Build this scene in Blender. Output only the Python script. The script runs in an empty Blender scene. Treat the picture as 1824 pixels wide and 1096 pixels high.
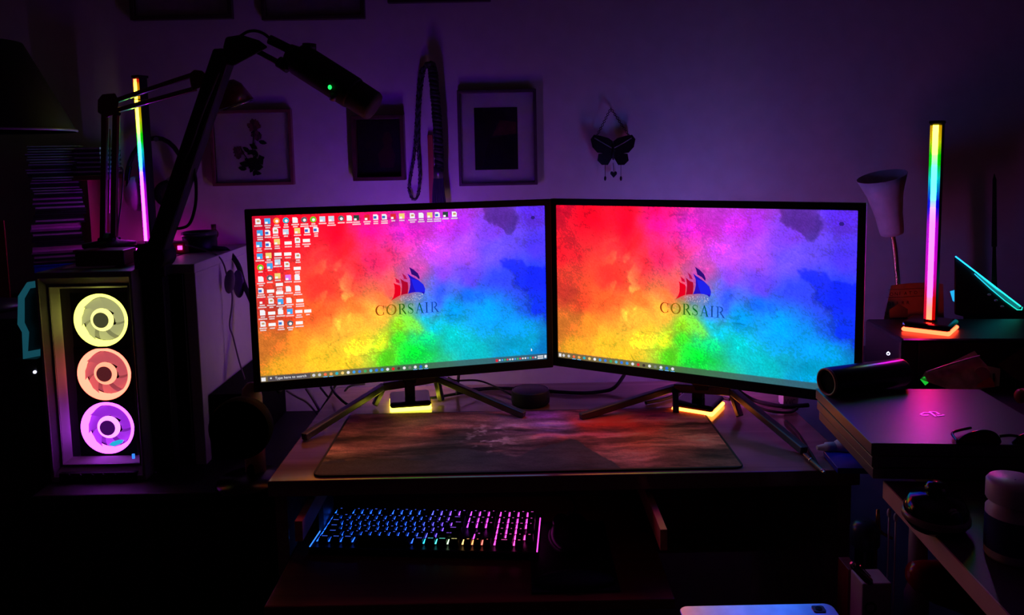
import bpy, bmesh, math, random
import numpy as np
from mathutils import Vector, Matrix, Euler
random.seed(7); RNG = np.random.default_rng(11)
SC = bpy.context.scene
COL = SC.collection
PI = math.pi
def lin(c):
    return tuple(((x/255)/12.92 if x/255 <= .04045 else ((x/255+.055)/1.055)**2.4) for x in c)

# ------------------------------------------------------------------ camera, world, exposure
FPX, CX, CY = 1380.0, 912.0, 412.0          # focal length and principal point (1824x1096 frame, cropped at the top)
PITCH, ROLL = 0.102, -0.020
CAM = Vector((0, 0, 1.30))
_f = Vector((0, math.cos(PITCH), -math.sin(PITCH))); _u0 = Vector((0, math.sin(PITCH), math.cos(PITCH))); _r0 = Vector((1, 0, 0))
_r = math.cos(ROLL)*_r0 + math.sin(ROLL)*_u0; _u = -math.sin(ROLL)*_r0 + math.cos(ROLL)*_u0
cam = bpy.data.cameras.new('camera'); cam.sensor_width = 36; cam.lens = FPX/1824*36
cam.shift_y = -(548-CY)/1824; cam.clip_start = .02
co = bpy.data.objects.new('camera', cam); COL.objects.link(co)
co.matrix_world = Matrix(((_r.x, _u.x, -_f.x, CAM.x), (_r.y, _u.y, -_f.y, CAM.y), (_r.z, _u.z, -_f.z, CAM.z), (0, 0, 0, 1)))
SC.camera = co
w = bpy.data.worlds.new('world'); SC.world = w; w.use_nodes = True
w.node_tree.nodes['Background'].inputs[0].default_value = (.5, .2, .6, 1)
w.node_tree.nodes['Background'].inputs[1].default_value = .0015
SC.view_settings.view_transform = 'Standard'; SC.view_settings.look = 'None'
SC.view_settings.gamma = 1; SC.view_settings.use_curve_mapping = False
SC.view_settings.exposure = 0.0
SCREEN_GAIN = 1.0       # brightness of the two displays
TOWER_GAIN = 1.0        # brightness of the four light towers

def ray(px, py):
    return (px-CX)/FPX*_r - (py-CY)/FPX*_u + _f
def aty(px, py, y):                         # the point seen at a pixel, at distance y into the room
    d = ray(px, py); return CAM + d*(y/d.y)
def atz(px, py, z):                         # the same at height z
    d = ray(px, py); return CAM + d*((z-CAM.z)/d.z)
DESK = .75; TRAY = .60; TABLE = .818; WALL = 1.99; CABTOP = aty(345, 470, 1.632).z; PCTOP = aty(160, 481, 1.58).z

# ------------------------------------------------------------------ materials
MC = {}
def M(name, rgb=(128, 128, 128), rough=.5, metal=0., spec=.5, var=.12, scale=40., bump=0., coat=0., trans=0., alpha=1., ior=1.45, linear=False):
    if name in MC: return MC[name]
    m = bpy.data.materials.new(name); m.use_nodes = True; nt = m.node_tree; b = nt.nodes['Principled BSDF']
    c = rgb if linear else lin(rgb)
    tc = nt.nodes.new('ShaderNodeTexCoord'); n = nt.nodes.new('ShaderNodeTexNoise'); n.inputs['Scale'].default_value = scale
    n.inputs['Detail'].default_value = 4
    nt.links.new(tc.outputs['Object'], n.inputs['Vector'])
    r = nt.nodes.new('ShaderNodeValToRGB'); nt.links.new(n.outputs['Fac'], r.inputs['Fac'])
    r.color_ramp.elements[0].position = .3; r.color_ramp.elements[1].position = .7
    r.color_ramp.elements[0].color = (*[x*(1-var) for x in c], 1); r.color_ramp.elements[1].color = (*[min(1, x*(1+var)) for x in c], 1)
    nt.links.new(r.outputs['Color'], b.inputs['Base Color'])
    b.inputs['Roughness'].default_value = rough; b.inputs['Metallic'].default_value = metal
    b.inputs['Specular IOR Level'].default_value = spec; b.inputs['Coat Weight'].default_value = coat
    b.inputs['Transmission Weight'].default_value = trans; b.inputs['Alpha'].default_value = alpha; b.inputs['IOR'].default_value = ior
    if bump:
        bp = nt.nodes.new('ShaderNodeBump'); bp.inputs['Strength'].default_value = bump; bp.inputs['Distance'].default_value = .002
        nt.links.new(n.outputs['Fac'], bp.inputs['Height']); nt.links.new(bp.outputs['Normal'], b.inputs['Normal'])
    MC[name] = m; return m
def EM(name, rgb_linear, strength=1.):
    if name in MC: return MC[name]
    m = bpy.data.materials.new(name); m.use_nodes = True; nt = m.node_tree; b = nt.nodes['Principled BSDF']
    b.inputs['Base Color'].default_value = (.02, .02, .02, 1); b.inputs['Roughness'].default_value = .4
    b.inputs['Emission Color'].default_value = (*rgb_linear, 1); b.inputs['Emission Strength'].default_value = strength
    MC[name] = m; return m
def ATT(name, emit=0., rough=.5, base=False, spec=.5):
    """material coloured by the mesh's 'Col' attribute: as light (emit) or as print (base)"""
    if name in MC: return MC[name]
    m = bpy.data.materials.new(name); m.use_nodes = True; nt = m.node_tree; b = nt.nodes['Principled BSDF']
    a = nt.nodes.new('ShaderNodeAttribute'); a.attribute_name = 'Col'
    b.inputs['Roughness'].default_value = rough; b.inputs['Specular IOR Level'].default_value = spec
    if base: nt.links.new(a.outputs['Color'], b.inputs['Base Color'])
    else: b.inputs['Base Color'].default_value = (.01, .01, .01, 1)
    if emit:
        nt.links.new(a.outputs['Color'], b.inputs['Emission Color']); b.inputs['Emission Strength'].default_value = emit
    MC[name] = m; return m
def WOOD(name, c1, c2, rough=.4, scale=3., axis=0, coat=0.):
    if name in MC: return MC[name]
    m = bpy.data.materials.new(name); m.use_nodes = True; nt = m.node_tree; b = nt.nodes['Principled BSDF']
    tc = nt.nodes.new('ShaderNodeTexCoord'); mp = nt.nodes.new('ShaderNodeMapping'); nt.links.new(tc.outputs['Object'], mp.inputs['Vector'])
    s = [12, 12, 12]; s[axis] = 1.; mp.inputs['Scale'].default_value = s
    n = nt.nodes.new('ShaderNodeTexNoise'); n.inputs['Scale'].default_value = scale; n.inputs['Detail'].default_value = 8; n.inputs['Distortion'].default_value = .6
    nt.links.new(mp.outputs['Vector'], n.inputs['Vector'])
    r = nt.nodes.new('ShaderNodeValToRGB'); r.color_ramp.elements[0].color = (*lin(c1), 1); r.color_ramp.elements[1].color = (*lin(c2), 1)
    r.color_ramp.elements[0].position = .35; r.color_ramp.elements[1].position = .65
    nt.links.new(n.outputs['Fac'], r.inputs['Fac']); nt.links.new(r.outputs['Color'], b.inputs['Base Color'])
    b.inputs['Roughness'].default_value = rough; b.inputs['Coat Weight'].default_value = coat
    MC[name] = m; return m

FANB = M('deep_black', (5, 5, 5), .7, spec=.1)
BLACK = M('black_plastic', (17, 17, 19), .42, var=.1)
MATTE = M('matte_black', (14, 14, 15), .65, var=.15)
GLOSS = M('gloss_black', (9, 9, 10), .12, var=.05)
DARKMETAL = M('dark_metal', (84, 82, 86), .38, metal=.7)
STEEL = M('brushed_steel', (150, 148, 150), .32, metal=.9)
CHROME = M('chrome', (200, 200, 200), .12, metal=1.)
RUBBER = M('rubber', (16, 16, 17), .7)
WHITE = M('white_laminate', (205, 202, 200), .4, var=.03)
WHITEP = M('white_plastic', (215, 213, 210), .35, var=.03)

# ------------------------------------------------------------------ mesh helpers
class MB:
    def __init__(s): s.V = []; s.F = []; s.S = []; s.C = []; s.col = None
    def color(s, c): s.col = c; return s
    def add(s, vs, fs, smooth=False):
        o = len(s.V); s.V += [Vector(v) for v in vs]; s.F += [tuple(i+o for i in f) for f in fs]; s.S += [smooth]*len(fs)
        s.C += [s.col or (0, 0, 0)]*len(vs); return s
    def box(s, c, d, R=None, taper=1.):
        x, y, z = [k/2 for k in d]; c = Vector(c)
        vs = [Vector((sx*x*(taper if sz > 0 else 1), sy*y*(taper if sz > 0 else 1), sz*z)) for sz in (-1, 1) for sy in (-1, 1) for sx in (-1, 1)]
        if R is not None: vs = [R @ v for v in vs]
        return s.add([v+c for v in vs], [(0, 2, 3, 1), (4, 5, 7, 6), (0, 1, 5, 4), (2, 6, 7, 3), (0, 4, 6, 2), (1, 3, 7, 5)])
    def bb(s, a, b):
        return s.box([(p+q)/2 for p, q in zip(a, b)], [abs(q-p) for p, q in zip(a, b)])
    def bar(s, a, b, wd, ht, up=(0, 0, 1)):             # box from point a to point b
        a = Vector(a); b = Vector(b); d = (b-a); L = d.length; d = d.normalized(); up = Vector(up)
        if abs(d.dot(up)) > .98: up = Vector((0, 1, 0))
        x = d.cross(up).normalized(); z = x.cross(d)
        R = Matrix((x, d, z)).transposed()
        return s.box((a+b)/2, (wd, L, ht), R)
    def rings(s, cs, rs, n=16, cap=True, smooth=True, ups=None, sq=1.):
        """tube through centres cs with radii rs"""
        cs = [Vector(c) for c in cs]; vs = []; prev = None
        for i, c in enumerate(cs):
            j, k = max(0, i-1), min(len(cs)-1, i+1); d = (cs[k]-cs[j])
            if d.length < 1e-9: d = Vector((0, 0, 1))
            d.normalize()
            if prev is None:
                t = Vector((0, 0, 1)) if abs(d.z) < .9 else Vector((1, 0, 0)); x = d.cross(t).normalized()
            else:
                x = (prev - d*prev.dot(d)); x = x.normalized() if x.length > 1e-6 else d.orthogonal().normalized()
            prev = x; y = d.cross(x)
            for q in range(n):
                a = 2*PI*q/n; vs.append(c + (x*math.cos(a) + y*math.sin(a)*sq)*rs[i])
        fs = [(i*n+q, i*n+(q+1) % n, (i+1)*n+(q+1) % n, (i+1)*n+q) for i in range(len(cs)-1) for q in range(n)]
        s.add(vs, fs, smooth)
        if cap:
            o = len(s.V)-len(vs); s.F += [tuple(o+q for q in reversed(range(n))), tuple(o+(len(cs)-1)*n+q for q in range(n))]; s.S += [False, False]
        return s
    def cyl(s, a, b, r, r2=None, n=20, cap=True): return s.rings([a, b], [r, r if r2 is None else r2], n, cap)
    def tube(s, pts, r, n=8, sub=5):
        p = [Vector(q) for q in pts]; out = []
        for i in range(len(p)-1):
            p0 = p[max(0, i-1)]; p1 = p[i]; p2 = p[i+1]; p3 = p[min(len(p)-1, i+2)]
            for k in range(sub):
                t = k/sub; out.append(.5*((2*p1) + (p2-p0)*t + (2*p0-5*p1+4*p2-p3)*t*t + (3*p1-p0-3*p2+p3)*t**3))
        out.append(p[-1]); return s.rings(out, [r]*len(out), n)
    def lathe(s, prof, o=(0, 0, 0), R=None, n=28, a0=0, a1=2*PI):
        o = Vector(o); vs = []; full = abs(a1-a0-2*PI) < 1e-6; m = n if full else n+1
        for r, z in prof:
            for q in range(m):
                a = a0+(a1-a0)*q/n; v = Vector((r*math.cos(a), r*math.sin(a), z)); vs.append((R @ v if R is not None else v)+o)
        fs = []
        for i in range(len(prof)-1):
            for q in range(n):
                q2 = (q+1) % m; fs.append((i*m+q, i*m+q2, (i+1)*m+q2, (i+1)*m+q))
        return s.add(vs, fs, True)
    def ell(s, c, r, R=None, n=16):
        pr = [(math.sin(PI*i/n), -math.cos(PI*i/n)) for i in range(n+1)]; pr[0] = (1e-5, -1); pr[-1] = (1e-5, 1)
        o = len(s.V); s.lathe(pr, (0, 0, 0), None, n+4); c = Vector(c)
        for i in range(o, len(s.V)):
            v = s.V[i]; v = Vector((v.x*r[0], v.y*r[1], v.z*r[2])); s.V[i] = (R @ v if R is not None else v)+c
        return s
    def prism(s, poly, t0, t1, f):
        """extrude a 2D outline; f(u, v, t) -> point"""
        n = len(poly); vs = [f(u, v, t0) for u, v in poly]+[f(u, v, t1) for u, v in poly]
        fs = [tuple(reversed(range(n))), tuple(range(n, 2*n))]+[(i, (i+1) % n, n+(i+1) % n, n+i) for i in range(n)]
        return s.add(vs, fs)
    def frame(s, w0, h0, w1, h1, t0, t1, f):
        """rectangular ring: outer w0 x h0, inner w1 x h1"""
        o = [(-w0/2, -h0/2), (w0/2, -h0/2), (w0/2, h0/2), (-w0/2, h0/2)]; i = [(-w1/2, -h1/2), (w1/2, -h1/2), (w1/2, h1/2), (-w1/2, h1/2)]
        vs = [f(*p, t) for t in (t0, t1) for p in o+i]; fs = []
        for k in range(4):
            j = (k+1) % 4
            fs += [(k, 4+k, 4+j, j), (8+k, 8+j, 12+j, 12+k), (k, j, 8+j, 8+k), (4+k, 12+k, 12+j, 4+j)]
        return s.add(vs, fs)
    def annulus(s, r0, r1, t, f, n=48, t2=None):
        vs = [f(r*math.cos(2*PI*q/n), r*math.sin(2*PI*q/n), tt) for tt in ((t,) if t2 is None else (t, t2)) for r in (r0, r1) for q in range(n)]
        fs = [(q, n+q, n+(q+1) % n, (q+1) % n) for q in range(n)]
        if t2 is not None:
            fs += [(2*n+q, 2*n+(q+1) % n, 3*n+(q+1) % n, 3*n+q) for q in range(n)]
            fs += [(q, (q+1) % n, 2*n+(q+1) % n, 2*n+q) for q in range(n)]+[(n+q, 3*n+q, 3*n+(q+1) % n, n+(q+1) % n) for q in range(n)]
        return s.add(vs, fs)
WM = {}                                       # world matrices of the Empties
def mesh_of(mb, name, mat, xf=None, fix=True):
    me = bpy.data.meshes.new(name)
    V = [xf @ v for v in mb.V] if xf is not None else mb.V
    me.from_pydata([tuple(v) for v in V], [], mb.F); me.polygons.foreach_set('use_smooth', mb.S)
    if mb.col is not None:
        a = me.color_attributes.new('Col', 'FLOAT_COLOR', 'POINT')
        a.data.foreach_set('color', np.array([(*c, 1) for c in mb.C], dtype=np.float32).ravel())
    if fix and mb.col is None:
        bm = bmesh.new(); bm.from_mesh(me); bmesh.ops.recalc_face_normals(bm, faces=bm.faces); bm.to_mesh(me); bm.free()
    me.materials.append(mat); return me
def bevel(o, wd, seg=2):
    m = o.modifiers.new('bevel', 'BEVEL'); m.width = wd; m.segments = seg; m.limit_method = 'ANGLE'; m.angle_limit = math.radians(40)
    m.harden_normals = False; return o
def tag(o, label, cat, group=None):
    o['label'] = label; o['category'] = cat
    if group: o['group'] = group
    return o
def thing(name, loc, label, cat, rz=0., group=None):
    o = bpy.data.objects.new(name, None); COL.objects.link(o); o.location = loc; o.rotation_euler = (0, 0, rz); o.empty_display_size = .05
    WM[o.name] = Matrix.Translation(Vector(loc)) @ Matrix.Rotation(rz, 4, 'Z'); return tag(o, label, cat, group)
def part(name, mb, mat, parent, bev=0., local=False, label=None, kind=None, mesh=None):
    if mesh is None:
        xf = None
        if not local:
            top = parent
            while top.parent: top = top.parent
            xf = WM[top.name].inverted()
        mesh = mesh_of(mb, name, mat, xf)
    o = bpy.data.objects.new(name, mesh); COL.objects.link(o); o.parent = parent
    if bev: bevel(o, bev)
    if label: o['label'] = label
    if kind: o['kind'] = kind
    return o
def single(name, mb, mat, label, cat, group=None, bev=0., kind=None):
    vs = mb.V; b = Vector(((min(v.x for v in vs)+max(v.x for v in vs))/2, (min(v.y for v in vs)+max(v.y for v in vs))/2, min(v.z for v in vs)))
    o = bpy.data.objects.new(name, mesh_of(mb, name, mat, Matrix.Translation(-b))); COL.objects.link(o); o.location = b
    if bev: bevel(o, bev)
    if kind: o['kind'] = kind
    return tag(o, label, cat, group)
def struct(name, mb, mat, bev=0.):
    o = bpy.data.objects.new(name, mesh_of(mb, name, mat)); COL.objects.link(o); o['kind'] = 'structure'
    if bev: bevel(o, bev)
    return o
def text_mesh(txt, size, f, color, mb, font_align='LEFT'):
    """flat lettering added to a builder: f(u, v) -> point"""
    cu = bpy.data.curves.new('lettering', 'FONT'); cu.body = txt; cu.size = size; cu.align_x = font_align; cu.resolution_u = 3
    o = bpy.data.objects.new('lettering', cu); COL.objects.link(o); dg = bpy.context.evaluated_depsgraph_get(); dg.update()
    me = bpy.data.meshes.new_from_object(o.evaluated_get(dg))
    mb.color(color) if color is not None else None
    mb.add([f(v.co.x, v.co.y) for v in me.vertices], [tuple(p.vertices) for p in me.polygons])
    bpy.data.objects.remove(o); bpy.data.curves.remove(cu); bpy.data.meshes.remove(me)

# ------------------------------------------------------------------ numpy noise for printed / displayed pictures
def vnoise(x, y, seed, f):
    g = np.random.default_rng(seed).random((64, 64)); x = x*f; y = y*f
    xi = np.floor(x).astype(int); yi = np.floor(y).astype(int); fx = x-xi; fy = y-yi; fx = fx*fx*(3-2*fx); fy = fy*fy*(3-2*fy)
    a = g[yi % 64, xi % 64]; b = g[yi % 64, (xi+1) % 64]; c = g[(yi+1) % 64, xi % 64]; d = g[(yi+1) % 64, (xi+1) % 64]
    return (a*(1-fx)+b*fx)*(1-fy)+(c*(1-fx)+d*fx)*fy
def fbm(x, y, seed, f=3., o=5, g=.5):
    s = 0; a = 1; t = 0
    for i in range(o): s = s+a*vnoise(x, y, seed+i, f); t += a; a *= g; f *= 2.03
    return s/t
def sm(a, b, x):
    t = np.clip((x-a)/(b-a), 0, 1); return t*t*(3-2*t)
def tolin(c):
    c = np.clip(c, 0, 1); return np.where(c <= .04045, c/12.92, ((c+.055)/1.055)**2.4)
def idw(u, v, pts, p=3.2, asp=1.78):
    W = 0; A = 0
    for (a, b, c) in pts:
        d = ((u-a)*asp)**2+(v-b)**2; k = 1/(d+.0012)**(p/2); W = W+k; A = A+k[..., None]*np.array(c, float)
    return A/W[..., None]/255.

# ================================================================== THE ROOM
PAINT = M('wall_paint', (196, 188, 190), .75, var=.05, scale=25, bump=.05)
struct('floor', MB().bb((-2.2, -1.6, -.1), (2.4, WALL, 0)), WOOD('floor_wood', (60, 42, 30), (92, 66, 48), .45))
struct('wall_back', MB().bb((-2.2, WALL, 0), (2.4, WALL+.1, 2.6)), PAINT)
struct('wall_left', MB().bb((-2.3, -1.6, 0), (-2.2, WALL+.1, 2.6)), PAINT)
struct('wall_right', MB().bb((2.4, -1.6, 0), (2.5, WALL+.1, 2.6)), PAINT)
struct('ceiling', MB().bb((-2.3, -1.6, 2.6), (2.5, WALL+.1, 2.7)), PAINT)

# ================================================================== DESK WITH KEYBOARD TRAY
desk = thing('desk', (.07, 1.55, 0), 'dark brown laminate desk carrying the two monitors and the long desk mat', 'desk')
DX0, DX1, DY0, DY1 = -.425, .585, 1.269, 1.80
DESKM = WOOD('desk_laminate', (128, 98, 94), (150, 118, 110), .13, 2.2)
part('desk_top', MB().bb((DX0, DY0, DESK-.028), (DX1, DY1, DESK)), DESKM, desk, .002)
for x in (DX0+.012, DX1-.012):
    part('side_panel', MB().bb((x-.011, DY0+.03, 0), (x+.011, DY1-.02, DESK-.028)), DESKM, desk, .002)
part('back_rail', MB().bb((DX0+.024, DY1-.06, .35), (DX1-.024, DY1-.04, DESK-.03)), DESKM, desk, .002)
TRAYM = WOOD('tray_wood', (120, 46, 30), (148, 64, 40), .42, 2.5)
tl, tr = atz(470, 1080, TRAY), atz(1203, 1067, TRAY)
tray = part('keyboard_tray', MB().bb((tl.x, tr.y, TRAY-.018), (tr.x, 1.52, TRAY)), TRAYM, desk, .003, label='pull-out keyboard tray of reddish wood')
BRASSY = WOOD('runner_wood', (222, 150, 96), (240, 172, 112), .45, 3, 1)
for (p0, p1, zz) in (((524, 929), (538, 929), .704), ((1176, 944), (1189, 944), .704)):
    a, b = atz(*p0, zz), atz(*p1, zz)
    part('tray_runner', MB().bb((a.x, a.y, zz-.035), (b.x, 1.5, zz)), BRASSY, desk, .001, label='pale wooden runner of the keyboard tray')
    part('runner_hanger', MB().bb((a.x+.002, 1.30, zz), (b.x-.002, 1.34, DESK-.028)), DARKMETAL, desk)
    part('tray_bracket', MB().bb((a.x+.002, 1.36, TRAY), (b.x-.002, 1.44, zz-.035)), DARKMETAL, desk)

# ================================================================== DISPLAYED PICTURE
WP = [(0, 0, (205, 10, 45)), (.12, .08, (240, 8, 38)), (.25, .12, (250, 8, 45)), (.3, .25, (250, 28, 48)), (.4, .05, (235, 10, 105)), (.42, .17, (252, 18, 150)),
      (.42, .3, (250, 40, 110)), (.52, .12, (215, 35, 205)), (.55, .28, (222, 70, 240)), (.68, .1, (170, 45, 215)), (.72, .25, (184, 80, 245)), (.82, .1, (125, 60, 225)), (.97, .06, (85, 40, 205)),
      (.85, .28, (112, 80, 248)), (.97, .3, (80, 55, 235)), (.74, .4, (104, 66, 242)), (.62, .42, (150, 72, 240)), (.85, .45, (52, 70, 245)), (.97, .5, (36, 60, 235)), (.93, .66, (24, 78, 235)),
      (.62, .53, (50, 92, 245)), (.75, .55, (22, 112, 245)), (.68, .66, (4, 165, 240)), (.8, .7, (4, 165, 232)), (.88, .8, (6, 165, 225)), (.6, .72, (8, 212, 225)), (.66, .82, (6, 205, 205)),
      (.74, .9, (8, 190, 200)), (.9, .92, (0, 160, 205)), (.99, .95, (0, 120, 195)), (.55, .82, (10, 215, 140)), (.52, .92, (2, 212, 52)), (.48, .82, (70, 225, 40)), (.46, .72, (160, 228, 35)),
      (.43, .95, (80, 205, 30)), (.4, .84, (220, 226, 40)), (.3, .82, (242, 222, 48)), (.2, .88, (238, 202, 42)), (.25, .96, (232, 205, 40)), (.08, .93, (225, 170, 38)), (.03, .8, (205, 110, 40)),
      (.14, .76, (235, 150, 42)), (.1, .62, (225, 72, 40)), (.03, .55, (200, 52, 42)), (.02, .3, (215, 25, 42)), (.2, .6, (244, 100, 44)), (.2, .45, (250, 52, 46)), (.3, .42, (250, 62, 56)),
      (.3, .58, (248, 132, 50)), (.28, .7, (244, 182, 56)), (.38, .66, (246, 192, 60)), (.42, .55, (246, 130, 62)), (.36, .34, (252, 46, 62)), (.62, .3, (205, 75, 242)), (.62, .1, (205, 45, 215)), (.52, .42, (215, 75, 190)), (.46, .49, (246, 90, 84)), (.56, .56, (70, 130, 235)), (.51, .68, (130, 222, 60)), (.56, .65, (20, 195, 215))]
def wallpaper(u, v):
    x, y = u*1.78, v
    du = (fbm(x, y, 3, 3.0, 5, .55)-.5)*.17; dv = (fbm(x, y, 40, 3.0, 5, .55)-.5)*.2
    c = idw(u+du, v+dv, WP, 3.2)
    n = fbm(x, y, 77, 9, 5, .65); c = np.clip(c*1.04, 0, 1)*(0.86+.28*n)[..., None]
    f1 = fbm(x+.35*fbm(x, y, 5, 4, 3), y, 90, 2.6, 5, .55)
    wk = sm(.30, .55, fbm(x, y, 131, 2.2, 3))*1.1
    for lv, s in ((.42, .16), (.56, .22)):
        e = np.abs(f1-lv); side = (f1 > lv)
        c = c*(1-s*wk*(np.exp(-e/.004)*.45 + .30*np.where(side, np.exp(-e/.05), 0)))[..., None]
    # pale bloom streak on the warm side, dark drips on the blue side
    fl = sm(.54, .66, fbm(x*1.1+y*.7, y*.6-x*.5, 120, 9, 4)); wgt = np.exp(-(((u-.27-.12*(v-.5))/.055)**2+((v-.5)/.22)**2))
    c = c+(fl*wgt)[..., None]*np.array((.05, .30, .10))
    nz = fbm(x, y, 150, 7, 5, .6)-.5
    lf = u-(.875-.05*np.sin(v*7.)+.10*nz); bt = (.56+1.25*(u-.86)+.22*nz)-v; ins = sm(0, .012, np.minimum(np.minimum(lf, bt), (v-.36-.2*nz)*.6)); edg = np.exp(-np.abs(np.minimum(lf, bt))/.006)*sm(.36, .42, v)*sm(-.02, .0, np.minimum(lf, bt))
    c = c*(1-ins[..., None]*np.array((.45, .34, .0)))*(1-.22*edg[..., None]*np.array((1., 1., .5)))
    tri = sm(0, .015, np.minimum(np.minimum(u-.775-.25*(v-.02), .90-.12*v-u), .17+.9*(u-.86)-v)+.10*nz)*sm(.2, .15, v)
    c = c*(1-.30*tri)[..., None]
    gr = RNG.random(u.shape)*.16+.92
    c = c*gr[..., None]
    return np.clip(c, 0, 1)
SAILS = [([(0.4538, 0.4409), (0.462, 0.4513), (0.4761, 0.4612), (0.4784, 0.4742), (0.4774, 0.5049), (0.4764, 0.5221), (0.4624, 0.534), (0.443, 0.5531), (0.4519, 0.5329), (0.4566, 0.5065), (0.4577, 0.4758), (0.4566, 0.4565)], (235, 0, 32)),
 ([(0.4596, 0.4127), (0.474, 0.4284), (0.4764, 0.4478), (0.4643, 0.4412), (0.4625, 0.4264)], (214, 14, 62)),
 ([(0.4785, 0.4184), (0.4918, 0.4371), (0.5034, 0.444), (0.5045, 0.4731), (0.5033, 0.5019), (0.502, 0.5152), (0.4903, 0.5171), (0.4785, 0.5216), (0.4813, 0.4976), (0.4826, 0.4746), (0.4826, 0.4554), (0.4809, 0.4341)], (178, 6, 44)),
 ([(0.4844, 0.3864), (0.4968, 0.403), (0.5022, 0.4266), (0.4911, 0.4216), (0.4879, 0.4021)], (180, 22, 84)),
 ([(0.5029, 0.3901), (0.5158, 0.4068), (0.5408, 0.4343), (0.5574, 0.4631), (0.5629, 0.4908), (0.5619, 0.5101), (0.558, 0.5252), (0.55, 0.5135), (0.5352, 0.5084), (0.518, 0.51), (0.503, 0.5153), (0.5089, 0.4889), (0.5122, 0.4584), (0.5116, 0.4237)], (38, 16, 190)),
 ([(0.5095, 0.3504), (0.5251, 0.3672), (0.5395, 0.3917), (0.545, 0.4154), (0.5441, 0.4308), (0.5328, 0.4104), (0.5171, 0.3953), (0.5134, 0.3681)], (46, 12, 118))]
def ribbon(pts, ws):
    """quads along a 2D path with a width at each point"""
    out = []; q = []
    for i, (p, wd) in enumerate(zip(pts, ws)):
        a = pts[max(0, i-1)]; b = pts[min(len(pts)-1, i+1)]; dx, dy = b[0]-a[0], b[1]-a[1]; L = math.hypot(dx, dy) or 1
        q.append(((p[0]-dy/L*wd/2, p[1]+dx/L*wd/2), (p[0]+dy/L*wd/2, p[1]-dx/L*wd/2)))
    for a, b in zip(q, q[1:]): out.append([a[0], a[1], b[1], b[0]])
    return out
def arc(cx, cy, rx, ry, a0, a1, n=18): return [(cx+rx*math.cos(math.radians(a0+(a1-a0)*i/n)), cy+ry*math.sin(math.radians(a0+(a1-a0)*i/n))) for i in range(n+1)]
def rect(a, b, c, d): return [[(a, b), (c, b), (c, d), (a, d)]]
def glyph(ch):
    if ch == 'C':
        p = arc(.52, .5, .43, .47, 42, 318, 26); return ribbon(p, [.05+.13*max(0, -math.cos(math.radians(42+276*i/26)))**1.3 for i in range(27)])+rect(.82, .66, .88, .96)+rect(.82, .08, .88, .32)
    if ch == 'O':
        p = arc(.5, .5, .43, .47, 0, 360, 32); return ribbon(p, [.05+.12*abs(math.cos(math.radians(360*i/32)))**1.3 for i in range(33)])
    if ch == 'I': return rect(.3, 0, .7, 1)+rect(.02, 0, .98, .05)+rect(.02, .95, .98, 1)
    if ch == 'R':
        b = arc(.42, .74, .3, .235, 90, -90, 14)
        return rect(.14, 0, .30, 1)+rect(.02, 0, .42, .045)+rect(.02, .955, .42, 1)+ribbon(b, [.05+.12*abs(math.cos(math.radians(90-180*i/14))) for i in range(15)])+rect(.3, .955, .44, .995)+rect(.3, .485, .44, .525)+[[(.40, .5), (.56, .5), (1.0, 0), (.80, 0)]]
    if ch == 'S':
        p = [(.82, .80), (.72, .92), (.5, .965), (.28, .91), (.17, .77), (.25, .62), (.5, .51), (.76, .38), (.85, .22), (.72, .08), (.48, .03), (.26, .09), (.14, .24)]
        return ribbon(p, [.04, .05, .05, .07, .12, .16, .18, .16, .12, .07, .05, .05, .04])+rect(.80, .72, .86, .98)+rect(.10, .02, .16, .28)
    if ch == 'A': return [[(.46, 1), (.53, .92), (.17, 0), (.10, 0)], [(.44, 1), (.56, 1), (.93, 0), (.74, 0)]]+rect(.25, .30, .72, .35)+rect(0, 0, .28, .04)+rect(.64, 0, 1, .04)
LETTERS = [('C', .3892, .4222, (176, 84, 20)), ('O', .4268, .4612, (178, 132, 22)), ('R', .4668, .4963, (58, 132, 30)), ('S', .4987, .5219, (8, 136, 44)), ('A', .5264, .5562, (6, 118, 108)), ('I', .5607, .5724, (22, 84, 160)), ('R', .579, .6092, (34, 102, 210))]
TOPIC = [(0.0154, 'd'), (0.0449, 'b'), (0.0739, 'o'), (0.1037, 'c'), (0.1333, 'd'), (0.1627, 'k'), (0.1919, 'g'), (0.2216, 'l'), (0.2507, 'l'), (0.2831, 'k'), (0.3102, 'd'), (0.3336, 'n'), (0.3693, 'r'), (0.3983, 'd'), (0.4275, 'd'), (0.4574, 'r'), (0.4868, 'y'), (0.5227, 'd'), (0.5531, 'd'), (0.583, 'y'), (0.6093, 'd'), (0.6376, 'n'), (0.6687, 'd')]
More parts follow.
